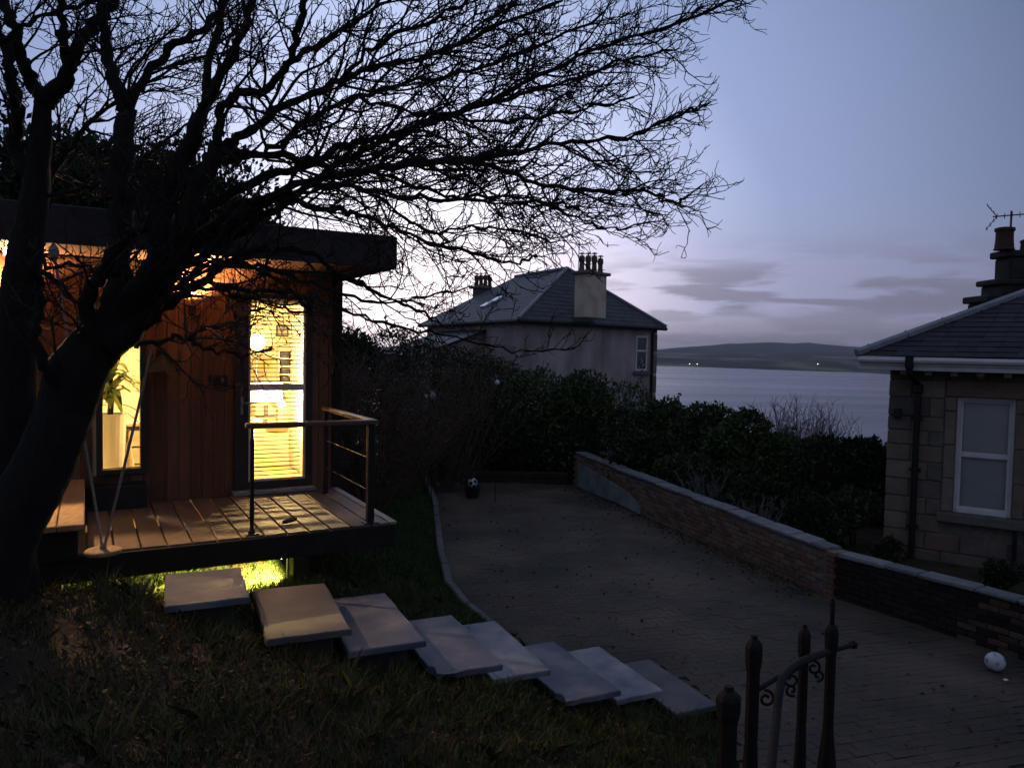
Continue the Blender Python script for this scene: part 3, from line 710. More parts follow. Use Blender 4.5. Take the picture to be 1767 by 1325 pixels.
def build_lamps():
    W = (1.0, .58, .26)
    for (px, py, e, lab) in ((329, 536, 230, 'wall uplighter glowing on the boards beside the door'), (14, 520, 110, 'wall uplighter on the boards behind the upright trunk at the far left')):
        x, z = HL(px, py); t = hut_thing('wall_lamp', lab, 'lamp', x, -.13, z, 'uplighters under the eaves')
        MB().lathe([(.03, -.06), (.045, -.05), (.045, .05), (.038, .05), (.036, .02)], 14).obj('body', metal_dk, t)
        MB().box((0, .08, 0), (.05, .09, .05), 0, 0, .004).obj('bracket', metal_dk, t)
        MB().lathe([(.005, 0), (.034, .0), (.030, .012), (.005, .014)], 12, (0, 0, .03)).obj('bulb', glow('bulb_glow', (1, .62, .3), 14), t)
        p = H(x, -.14, z + .075)
        s = lamp('uplight', 'SPOT', p, e, W, spot_size=R(150), spot_blend=.5, shadow_soft_size=.03); s.rotation_euler = (R(180 + 8), 0, HR)
    fx, fz = HL(24, 430, -.30); t = hut_thing('flood_lamp', 'bright flood lamp under the eaves at the far left beside the upright trunk', 'lamp', fx, -.30, fz)
    MB().box((0, .03, 0), (.20, .06, .14), 0, 0, .008).obj('housing', metal_dk, t); MB().box((0, -.004, 0), (.17, .012, .11), 0, 0, .003).obj('lens', glow('lens_glow', (1, .80, .52), 20), t); MB().tube([(0, .05, .06), (0, .12, .14)], .012, 6).obj('bracket', metal_dk, t)
    fl = lamp('flood_light', 'SPOT', H(fx, -.36, fz - .01), 430, (1.0, .58, .28), spot_size=R(64), spot_blend=.35, shadow_soft_size=.04)
    fl.rotation_euler = Vector(-(HEX * 1.05 + HEY * -3.9 + np.array([0, 0, -2.8]))).to_track_quat('Z', 'Y').to_euler()
    # room lamp
    LX_, LZ_ = HL(444, 590, 1.3)
    p = H(-1.15, 1.55, 3.3); t = hut_thing('table_lamp', 'bright globe lamp on a stem inside the hut behind the door blind', 'lamp', LX_, 1.3, LZ_ - .61)
    MB().lathe([(.08, 0), (.08, .015), (.012, .03), (.012, .49), (.03, .51)], 14).obj('stem', steel, t)
    MB().lathe([(.03, .50), (.075, .53), (.105, .59), (.105, .63), (.075, .69), (.03, .715)], 18).obj('globe', glow('globe_glow', (1, .86, .58), 9), t, smooth=True)
    lamp('room_light', 'POINT', H(LX_, .98, LZ_ + .1), 70, (1.0, .66, .27), shadow_soft_size=.03)
    t = hut_thing('desk_lamp', 'small low desk lamp shining inside the hut behind the door blind', 'lamp', LX_ + .34, 1.42, DECK + .74)
    MB().lathe([(.07, 0), (.07, .012), (.008, .02), (.008, .15)], 12).obj('stem', steel, t)
    MB().lathe([(.02, .13), (.055, .16), (.06, .19), (.04, .22), (.01, .23)], 12).obj('bulb', glow('desk_glow', (1, .86, .55), 8), t, smooth=True)
    lamp('desk_light', 'POINT', H(LX_ + .30, 1.02, 2.50), 125, (1.0, .66, .27), shadow_soft_size=.008)
    lamp('window_light', 'POINT', H(-2.98, 1.25, 2.78), 130, (1.0, .66, .36), shadow_soft_size=.05)
    t = hut_thing('floor_lamp', 'floor lamp with round glowing shade inside, left of the tall window', 'lamp', -3.0, 1.45, DECK)
    MB().lathe([(.14, 0), (.14, .02), (.012, .03), (.012, 1.05)], 14).obj('stem', steel, t)
    MB().lathe([(.05, 1.03), (.14, 1.08), (.17, 1.2), (.13, 1.31), (.05, 1.35)], 18).obj('shade', glow('drum_glow', (1, .8, .5), 5), t, smooth=True)
    # lamp under the deck beside the support post
    x, z = HL(488, 962, -1.98); p = H(x, -1.93, 1.385)
    t = thing('deck_lamp', 'small bright lamp under the deck beside the support post', 'lamp', p, HR)
    MB().lathe([(.02, 0), (.028, -.01), (.028, -.05), (.02, -.055)], 10, (0, 0, .03)).obj('body', steel, t)
    MB().lathe([(.004, -.012), (.02, -.006), (.02, .008), (.004, .012)], 10, (0, 0, -.035)).obj('bulb', glow('deck_bulb', (1, .85, .5), 40), t)
    MB().tube([(0, .03, .02), (.06, .03, .02), (.06, .03, -.3)], .008, 6).obj('conduit', steel, t)
    q = H(x - .06, -1.90, 1.335); dl_ = lamp('deck_light', 'SPOT', q, 380, (1.0, .76, .20), shadow_soft_size=.03, spot_size=R(126), spot_blend=.35)
    dl_.rotation_euler = Vector(-(HEX * -.62 + HEY * .50 + np.array([0, 0, -.60]))).to_track_quat('Z', 'Y').to_euler()
build_lamps()
def build_interior():
    # plant in a tall white pot at the window
    xw = (HUT['wl'] + HUT['wr']) / 2; g = np.random.default_rng(21)
    t = hut_thing('potted_palm', 'spiky green palm in a tall white pot inside the tall window', 'plant', xw - .10, .46, DECK - .01); t.scale = (1.12, 1.12, 1.26)
    MB().lathe([(.11, 0), (.115, .02), (.15, .72), (.155, .74), (.14, .74), (.135, .70)], 4 * 5).obj('pot', whitem, t)
    MB().lathe([(.13, .68), (.12, .70), (.01, .705)], 16).obj('soil', soilm, t)
    MB().tube([(0, 0, .68), (.02, .01, .95), (.0, .0, 1.12)], [.03, .025, .02], 8).obj('stem', bark, t)
    for i in range(70):
        a = g.uniform(0, 2 * math.pi); el = g.uniform(-.2, 1.4); L = g.uniform(.3, .55); w = .036; z0 = g.uniform(.80, 1.15)
        q = []; n = 6
        for j in range(n):
            s = j / (n - 1); e = el - 1.3 * s * s * (1.4 - el * .6); 
            r_ = L * s * math.cos(el * .7); zz = z0 + L * (s * math.sin(el) - .55 * s * s)
            wd = w * math.sin(math.pi * (.12 + .86 * s)) 
            ca, sa = math.cos(a), math.sin(a)
            q += [(r_ * ca - wd * sa, r_ * sa + wd * ca, zz), (r_ * ca + wd * sa, r_ * sa - wd * ca, zz + .004)]
        k = MB(); k.add(q, [(2 * j, 2 * j + 1, 2 * j + 3, 2 * j + 2) for j in range(n - 1)]); k.obj('frond', plantm[g.integers(0, 3)], t)
    # small white box and bottle on the sill
    t = hut_thing('window_shelf', 'white low shelf inside behind the tall window', 'shelf', xw, .3, DECK)
    MB().box((.16, .05, .24), (.3, .3, .02), 0, 0, .004).obj('top', whitem, t); MB().box((.02, .05, .115), (.02, .28, .23)).obj('side', whitem, t); MB().box((.30, .05, .115), (.02, .28, .23)).obj('side', whitem, t)
    t = hut_thing('vase', 'pale slim vase standing on the white shelf inside the window', 'vase', xw + .08, .32, DECK + .251)
    MB().lathe([(.05, 0), (.06, .05), (.05, .16), (.025, .28), (.03, .33), (.022, .33)], 14).obj('body', incream, t); MB().lathe([(.032, .33), (.034, .345), (.02, .35)], 12).obj('rim', incream, t)
    # desk along the back wall with computer
    t = hut_thing('desk', 'pale desk along the back wall inside the hut', 'desk', -2.35, 1.52, DECK)
    MB().box((0, 0, .72), (3.4, .7, .035), 0, 0, .005).obj('top', incream, t)
    for sx in (-1.6, -.1, 1.6): MB().box((sx, .02, .35), (.05, .6, .70)).obj('leg', whitem, t)
    for i in range(3):
        k = MB().box((.35, -.03, .13 + i * .21), (.42, .6, .19), 0, 0, .006); k.obj('drawer', whitem, t); MB().box((.35, -.345, .17 + i * .21), (.16, .02, .015)).obj('pull', black, t)
    t = hut_thing('monitor', 'small lit computer screen on the desk inside the hut', 'monitor', HL(460, 645, 1.5)[0], 1.5, DECK + .74)
    MB().box((0, 0, .34), (.46, .035, .30), 0, 0, .005).obj('case', black, t); MB().box((0, -.021, .34), (.42, .006, .26)).obj('screen', glow('screen_glow', (1, .90, .62), 1.15), t)
    MB().box((0, .03, .08), (.06, .03, .16)).obj('stand', black, t); MB().box((0, .02, .006), (.24, .18, .012)).obj('foot', black, t)
    # tall rack of pigeonholes seen through the door
    xr, zr0 = HL(492, 674, 1.84); zr1 = HL(492, 604, 1.84)[1]; hr = zr1 - zr0
    t = hut_thing('pigeonhole_rack', 'narrow wall rack of small dark pigeonholes inside behind the door blind', 'rack', xr, 1.84, zr0)
    MB().box((0, .085, hr / 2), (.20, .02, hr)).obj('back', incream, t)
    for i in range(6): MB().box((0, 0, .01 + i * (hr - .02) / 5), (.20, .15, .014)).obj('shelf', incream, t)
    for sx in (-.1, .1): MB().box((sx, 0, hr / 2), (.014, .15, hr)).obj('upright', incream, t)
    for i in range(5): MB().box((-.02, .0, .06 + i * (hr - .02) / 5), (.10, .12, .08), 0, 0, .004).obj('block', black, t)
    # pictures
    for (x, z, w, h, lab) in ((HL(487, 571, 1.93)[0], HL(487, 571, 1.93)[1], .17, .17, 'small square dark picture high on the yellow inside wall'),):
        t = hut_thing('picture', lab, 'picture', x, DB_IN - .02, z, None)
        MB().box((0, 0, 0), (w, .025, h), 0, 0, .004).obj('frame', black, t); MB().box((0, -.016, 0), (w * .72, .006, h * .68)).obj('print', mat('print_grey', (.25, .22, .16), (.08, .08, .06), .7, 9), t)
DB_IN = 1.95
build_interior()

# ------------------------------------------------------------------ cantilever garden steps
def build_steps():
    S = STEPS
    labs = ['topmost short concrete step just below the deck', 'second step from the top, wide warm-lit slab beside the support post', 'third concrete step slab from the top, bluish grey',
            'fourth concrete step slab from the top with a chipped lower corner', 'fifth concrete step from the top with pale stains', 'sixth concrete step from the top, mottled blue and grey',
            'seventh step, the paler slab next to the lowest one', 'lowest concrete step, next to the paved drive']
    g = np.random.default_rng(9)
    for i, (a, b, w, L) in enumerate(S):
        z = 1.42 - .19 * i; A = PZ(*a, z); B = PZ(*b, z); c2 = (A + B) / 2; d = (B - A)[:2]; d /= np.linalg.norm(d); an = math.atan2(d[1], d[0]) + math.pi / 2
        ll = np.linalg.norm((B - A)[:2])
        ex = np.array([math.cos(an), math.sin(an)]); c = c2[:2] - ex * w / 2
        t = thing('garden_step', labs[i], 'step', (c[0], c[1], z), an, 'concrete steps down from the deck')
        # slab with worn, slightly uneven outline
        th = .048; k = MB(); nx, ny = 7, 13; vs = []; fs = []
        for lay, (zz, ins) in enumerate(((-th, .0), (-.008, .0), (0, .008))):
            pts = []
            for q in range(4):
                n = (nx, ny, nx, ny)[q]
                for s in range(n):
                    s_ = s / n; p = ((-1 + 2 * s_, -1), (1, -1 + 2 * s_), (1 - 2 * s_, 1), (-1, 1 - 2 * s_))[q]; pts.append(p)
            if lay == 0: jit = g.normal(0, .003, (len(pts), 2))
            for j, p in enumerate(pts):
                jx, jy = jit[j]; cut = 0
                if i in (3, 5) and p[0] < -.2 and p[1] < -.75: cut = .05 * g.random()
                vs.append((p[0] * (w / 2 - ins) + jx + cut, p[1] * (ll / 2 - ins) + jy + cut, zz))
        m = len(pts)
        for lay in range(2):
            for j in range(m): fs.append((lay * m + j, lay * m + (j + 1) % m, (lay + 1) * m + (j + 1) % m, (lay + 1) * m + j))
        fs.append(tuple(range(2 * m, 3 * m))); fs.append(tuple(range(m))[::-1]); k.add(vs, fs)
        k.obj('tread', concrete[(1, 0, 1, 1, 2, 1, 2, 0)[i]], t)
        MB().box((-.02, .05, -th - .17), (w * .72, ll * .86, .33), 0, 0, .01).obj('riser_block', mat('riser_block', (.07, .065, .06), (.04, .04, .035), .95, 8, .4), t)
build_steps()

# ------------------------------------------------------------------ bare trees
def crom(P, n):
    P = [np.array(p, float) for p in P]; Q = [2 * P[0] - P[1]] + P + [2 * P[-1] - P[-2]]; out = []
    for i in range(1, len(Q) - 2):
        for j in range(n):
            t = j / n; a, b, c, d = Q[i - 1:i + 3]
            out.append(.5 * (2 * b + (c - a) * t + (2 * a - 5 * b + 4 * c - d) * t * t + (3 * b - a - 3 * c + d) * t ** 3))
    out.append(P[-1]); return out
def fast_tubes(name, lines, mats, parent, n=3, kind='stuff'):
    V = []; F = []; base = 0
    for pts, r0, r1 in lines:
        pts = np.asarray(pts); k = len(pts); T = np.gradient(pts, axis=0); T /= np.maximum(np.linalg.norm(T, axis=1, keepdims=True), 1e-9)
        ref = np.array([.31, .77, .55]); e1 = np.cross(T, ref); e1 /= np.maximum(np.linalg.norm(e1, axis=1, keepdims=True), 1e-6); e2 = np.cross(T, e1)
        rr = np.linspace(r0, r1, k)[:, None, None]; a = np.arange(n) * 2 * math.pi / n
        ring = pts[:, None, :] + (e1[:, None, :] * np.cos(a)[None, :, None] + e2[:, None, :] * np.sin(a)[None, :, None]) * rr
        V.append(ring.reshape(-1, 3)); I = base + np.arange(k * n).reshape(k, n); J = np.roll(I, -1, axis=1)
        F.append(np.stack([I[:-1], J[:-1], J[1:], I[1:]], -1).reshape(-1, 4)); base += k * n
    V = np.concatenate(V); F = np.concatenate(F)
    me = np_mesh(name, V, F, np.zeros(len(F)), mats); me.polygons.foreach_set('use_smooth', [True] * len(F))
    return link(name, me, parent, kind=kind)
def rot_dir(t, ang, g, flat=.5):
    q = g.normal(size=3); q[1] *= flat; s = q - t * np.dot(q, t); s /= max(np.linalg.norm(s), 1e-6)
    return t * math.cos(ang) + s * math.sin(ang)
def twig(p, d, L, n, g, zig=.3, up=.05, bias=None):
    pts = [p]; d = d / np.linalg.norm(d); st = L / n
    for i in range(n):
        d = d + g.normal(size=3) * zig + np.array([0, 0, up]) + (bias if bias is not None else 0); d = d / np.linalg.norm(d)
        p = p + d * st; pts.append(p)
    return pts
def grow(limbs, g, par, dens=1.0, bias=np.array([.10, 0, .0])):
    """limbs: list of (pts, radii). returns lines for branches and twigs"""
    B1 = []; B2 = []; B3 = []
    for pts, rad, dn in limbs:
        pts = np.array(pts); seg = np.linalg.norm(np.diff(pts, axis=0), axis=1); L = seg.sum(); cum = np.concatenate([[0], np.cumsum(seg)])
        s = L * (.22 if L > 1.5 else .1)
        while s < L:
            i = min(np.searchsorted(cum, s) - 1, len(seg) - 1); i = max(i, 0); f = (s - cum[i]) / max(seg[i], 1e-6); p = pts[i] + (pts[i + 1] - pts[i]) * f
            t = (pts[i + 1] - pts[i]) / max(seg[i], 1e-6); r = rad[i]
            l = min(g.uniform(.35, 1.05), .15 + (L - s) * .62) * par; d = rot_dir(t, R(g.uniform(18, 48)), g)
            n = max(5, int(l / .075)); tw = twig(p, d, l, n, g, .20, .025, bias * .35)
            B1.append((tw, min(r * .6, .0045 + .0085 * l), .0028)); s += g.uniform(.06, .17) / dens / dn
        # leader end
        tw = twig(pts[-1], pts[-1] - pts[-2], .14 * par, 4, g, .22, .05); B1.append((tw, rad[-1] * .9, .0025))
    for tw, r0, r1 in list(B1):
        tw = np.array(tw); L = np.linalg.norm(np.diff(tw, axis=0), axis=1).sum(); k = max(2, int(L / .085 * dens)); side = 1
        for q in range(k):
            s = (q + g.uniform(.2, .9)) / k; 
            if s < .12: continue
            x = s * (len(tw) - 1); i = min(int(x), len(tw) - 2); p = tw[i] + (tw[i + 1] - tw[i]) * (x - i); t = tw[i + 1] - tw[i]; t = t / np.linalg.norm(t)
            l = g.uniform(.10, .38) * (1.15 - .55 * s) * par; d = rot_dir(t, R(g.uniform(20, 52)), g)
            B2.append((twig(p, d, l, max(3, int(l / .05)), g, .28, .085, bias * .25), .0040, .0026))
    for tw, r0, r1 in B2:
        tw = np.array(tw); L = np.linalg.norm(np.diff(tw, axis=0), axis=1).sum(); k = int(L / .11 * dens + g.random())
        for q in range(k):
            s = g.uniform(.2, 1.0); x = s * (len(tw) - 1); i = min(int(x), len(tw) - 2); p = tw[i] + (tw[i + 1] - tw[i]) * (x - i); t = tw[i + 1] - tw[i]; t = t / np.linalg.norm(t)
            l = g.uniform(.04, .15) * par; d = rot_dir(t, R(g.uniform(25, 65)), g)
            B3.append((twig(p, d, l, 4, g, .28, .11), .0031, .0022))
    return B1, B2, B3
def limb3(px, d0, d1, r0, r1, g, jit=.012, n=5):
    m = len(px); P = [PY(x, y, d0 + (d1 - d0) * (i / (m - 1)) + (g.normal(0, .05) if 0 < i < m - 1 else 0)) for i, (x, y) in enumerate(px)]
    r0 *= (.96 if r0 >= .06 else .72); r1 *= .85; Q = crom(P, n); Q = [q + g.normal(0, jit, 3) * (0 if i == 0 else 1) for i, q in enumerate(Q)]
    k = len(Q); rad = [r0 + (r1 - r0) * (i / (k - 1)) ** .62 for i in range(k)]; return Q, rad
def bumpy(pts, rad, g, n=14):
    mb = MB(); mb.tube(pts, rad, n); mb.v = [tuple(np.array(v) + g.normal(0, .004, 3)) for v in mb.v]; return mb
def build_tree_b():
    g = np.random.default_rng(31)
    base = PY(-45, 1040, 4.7); base[2] = gz(base[0], base[1]) - .1
    t = thing('bare_tree', 'big leafless tree leaning over the hut with branches spreading to the right', 'tree', (0, 0, 0))
    tr = [base, PY(12, 915, 4.75), PY(60, 830, 4.8), PY(97, 750, 4.85), PY(115, 700, 4.9), PY(135, 640, 4.9), PY(172, 588, 4.95), PY(212, 535, 4.97)]
    q = crom(tr, 5); rad = np.interp(np.linspace(0, 1, len(q)), [0, .12, .4, .72, .88, 1], [.27, .20, .172, .18, .15, .085])
    bumpy(q, list(rad), g, 18).obj('trunk', bark, t, smooth=True)
    # traced limbs (photo pixels), start/end distance, start/end radius
    Ls = [([(150, 625), (195, 545), (206, 470), (207, 380), (212, 290), (217, 205)], 4.9, 5.2, .115, .075, 1),
          ([(217, 205), (206, 160), (187, 90), (174, 0), (165, -90)], 5.2, 5.3, .065, .03, 1),
          ([(217, 205), (250, 135), (290, 85), (345, 55), (385, 10), (420, -60)], 5.2, 5.6, .05, .02, 1),
          ([(165, 600), (215, 540), (258, 480), (280, 400), (302, 300), (345, 205)], 4.9, 5.0, .12, .06, 1),
          ([(345, 205), (360, 110), (376, 30), (388, -60)], 5.0, 5.0, .04, .02, 1), ([(345, 205), (395, 110), (430, 20), (452, -60)], 5.0, 4.8, .05, .022, 1),
          ([(180, 600), (240, 550), (285, 480), (318, 390), (352, 300), (378, 250)], 4.9, 4.9, .12, .055, 1),
          ([(378, 250), (386, 188), (416, 160), (455, 152), (500, 109), (514, 47), (530, -10)], 4.9, 4.6, .045, .022, 1),
          ([(340, 320), (384, 261), (434, 225), (478, 190), (536, 165), (590, 140), (641, 121), (723, 98), (845, 53), (967, 2)], 4.95, 5.7, .055, .012, 1.25),
          ([(300, 345), (326, 300), (398, 275), (470, 258), (543, 203), (620, 165), (720, 140), (830, 118), (930, 80), (1040, 25)], 5.0, 6.0, .045, .010, 1.25),
          ([(270, 420), (310, 330), (384, 270), (470, 268), (543, 279), (600, 300), (682, 286), (804, 281), (906, 312), (988, 326), (1069, 332), (1130, 334), (1155, 352), (1186, 340)], 5.0, 5.4, .05, .007, 1.1),
          ([(290, 440), (350, 372), (416, 326), (525, 288), (600, 252), (660, 238), (743, 212), (825, 183), (927, 134), (1049, 77), (1171, 41), (1262, 0)], 5.0, 5.8, .055, .010, 1.25),
          ([(300, 450), (380, 400), (456, 345), (540, 312), (641, 296), (723, 281), (845, 268), (967, 246), (1069, 240), (1130, 218), (1200, 192)], 5.0, 5.2, .05, .007, 1.2),
          ([(270, 500), (360, 430), (456, 376), (525, 326), (600, 272), (680, 232), (780, 195), (880, 170), (980, 140), (1080, 105), (1160, 85)], 4.95, 6.3, .05, .008, 1.25),
          ([(330, 420), (430, 352), (500, 346), (560, 360), (610, 368), (662, 387), (743, 416), (825, 443), (890, 452), (925, 440)], 5.0, 5.2, .035, .007, 1.0),
          ([(420, 350), (520, 330), (600, 322), (680, 335), (760, 345), (840, 335), (930, 350), (1010, 385), (1060, 395), (1120, 385)], 5.1, 5.9, .03, .006, 1.1),
          ([(540, 312), (640, 330), (700, 380), (760, 400), (830, 390), (900, 400), (960, 420)], 5.2, 6.2, .022, .006, 1.1),
          ([(641, 296), (720, 320), (800, 345), (880, 350), (960, 352), (1010, 362)], 5.4, 4.8, .022, .006, 1.2),
          ([(620, 165), (700, 190), (800, 205), (900, 205), (1010, 190), (1090, 170)], 5.5, 5.0, .02, .006, 1.25),
          ([(723, 98), (790, 75), (850, 30), (910, -20)], 5.5, 6.0, .02, .008, 1.25), ([(590, 140), (640, 85), (720, 45), (800, 5), (860, -40)], 5.3, 5.0, .025, .01, 1.25), ([(500, 109), (560, 70), (640, 20), (700, -30)], 4.7, 4.4, .025, .01, 1.2),
          ([(240, 560), (300, 520), (345, 486), (400, 455), (470, 430), (540, 440), (600, 480), (660, 510), (720, 535), (760, 560)], 4.9, 5.8, .055, .007, .6),
          ([(400, 455), (480, 470), (560, 498), (640, 520), (720, 515), (800, 500)], 5.0, 5.6, .020, .006, .5),
          ([(345, 486), (420, 500), (500, 505), (580, 530), (660, 560), (740, 572), (820, 590), (900, 606), (990, 598)], 4.95, 6.5, .024, .006, .45),
          ([(235, 600), (285, 586), (326, 585), (353, 600), (407, 615), (440, 612)], 4.8, 4.9, .022, .007, .7), ([(326, 585), (345, 568), (382, 562), (410, 551), (450, 530)], 4.85, 5.0, .014, .006, .7),
          ([(250, 565), (300, 500), (330, 475), (372, 455), (430, 462), (500, 500), (540, 545)], 4.85, 5.1, .035, .006, .9), ([(285, 520), (330, 500), (375, 500), (420, 515), (480, 530), (530, 540)], 4.85, 5.0, .025, .006, .8),
          ([(160, 610), (150, 540), (172, 470), (215, 420), (260, 380)], 4.85, 4.6, .06, .03, .8), ([(120, 690), (80, 640), (62, 580), (66, 520), (58, 450)], 4.8, 4.6, .05, .03, .5)]
    limbs = []
    for px, d0, d1, r0, r1, dn in Ls:
        q, rad = limb3(px, d0, d1, r0, r1, g); limbs.append((q, rad, dn)); bumpy(q, rad, g, 10 if r0 > .03 else 7).obj('limb', bark, t, smooth=True)
    B1, B2, B3 = grow(limbs, g, 1.0, 1.18)
    fast_tubes('branches', B1, [twigm], t, 5); fast_tubes('twigs', B2 + B3, [twigm], t, 3)
    print('tree b', len(B1), len(B2), len(B3))
def build_tree_a():
    g = np.random.default_rng(33)
    t = thing('bare_tree', 'upright leafless tree with a dark trunk at the far left edge', 'tree', (0, 0, 0))
    base = PY(22, 1000, 5.2); base[2] = gz(base[0], base[1]) - .1
    q = crom([base, PY(18, 850, 5.2), PY(24, 700, 5.25), PY(28, 560, 5.3), PY(45, 430, 5.3), PY(62, 320, 5.35), PY(74, 178, 5.4)], 5)
    bumpy(q, list(np.interp(np.linspace(0, 1, len(q)), [0, .1, .5, .85, 1], [.20, .145, .125, .085, .055])), g, 16).obj('trunk', bark, t, smooth=True)
    Ls = [([(62, 320), (30, 260), (25, 185), (20, 125), (5, 70), (-20, 20)], 5.35, 5.2, .07, .03, 1), ([(74, 180), (54, 138), (36, 98), (22, 47), (6, 0), (-5, -60)], 5.4, 5.3, .06, .03, 1),
          ([(78, 180), (109, 138), (127, 98), (163, 43), (195, 0), (225, -60)], 5.4, 5.6, .07, .035, 1), ([(115, 110), (112, 70), (107, 40), (105, -50)], 5.45, 5.4, .045, .03, .8),
          ([(45, 430), (90, 300), (150, 215), (240, 150), (330, 105), (420, 80)], 5.3, 6.2, .035, .01, 1), ([(60, 340), (130, 330), (200, 300), (290, 240), (360, 190)], 5.3, 6.0, .03, .01, .8),
          ([(40, 450), (95, 480), (130, 520), (150, 560)], 5.3, 5.1, .03, .01, .5), ([(50, 420), (90, 462), (140, 455), (180, 470)], 5.2, 5.0, .018, .006, .6),
          ([(10, 72), (60, 30), (130, 10), (200, -20)], 5.2, 4.8, .02, .01, 1)]
    limbs = []
    for px, d0, d1, r0, r1, dn in Ls:
        q, rad = limb3(px, d0, d1, r0, r1, g); limbs.append((q, rad, dn)); bumpy(q, rad, g, 10).obj('limb', bark, t, smooth=True)
    B1, B2, B3 = grow(limbs, g, 1.0, 1.25)
    fast_tubes('branches', B1, [twigm], t, 5); fast_tubes('twigs', B2 + B3, [twigm], t, 3)
build_tree_b(); build_tree_a()

def build_swing():
    c = PY(178, 951, 5.45); t = thing('rope_swing', 'round disc swing hanging on two pale ropes in front of the deck', 'swing', c)
    MB().lathe([(.02, -.02), (.115, -.018), (.125, -.008), (.125, .008), (.115, .016), (.02, .018)], 24).obj('disc_seat', benchm, t)
    for (px, py, dd) in ((93, 436, 5.3), (266, 585, 4.95)):
        p = PY(px, py, dd) - c; pts = [np.array([0, 0, .0]) + p * s + np.array([0, 0, -.02 * math.sin(math.pi * s)]) for s in np.linspace(0, 1, 10)]
        MB().tube(pts, .0095, 8).obj('rope', ropem, t)
    p = PY(93, 436, 5.3) - c; MB().lathe([(.01, -.05), (.03, -.03), (.034, .02), (.012, .06)], 10, tuple(p)).obj('knot', ropem, t)
    MB().lathe([(.008, .015), (.022, .022), (.024, .04), (.008, .055)], 10).obj('knot', ropem, t)
build_swing()

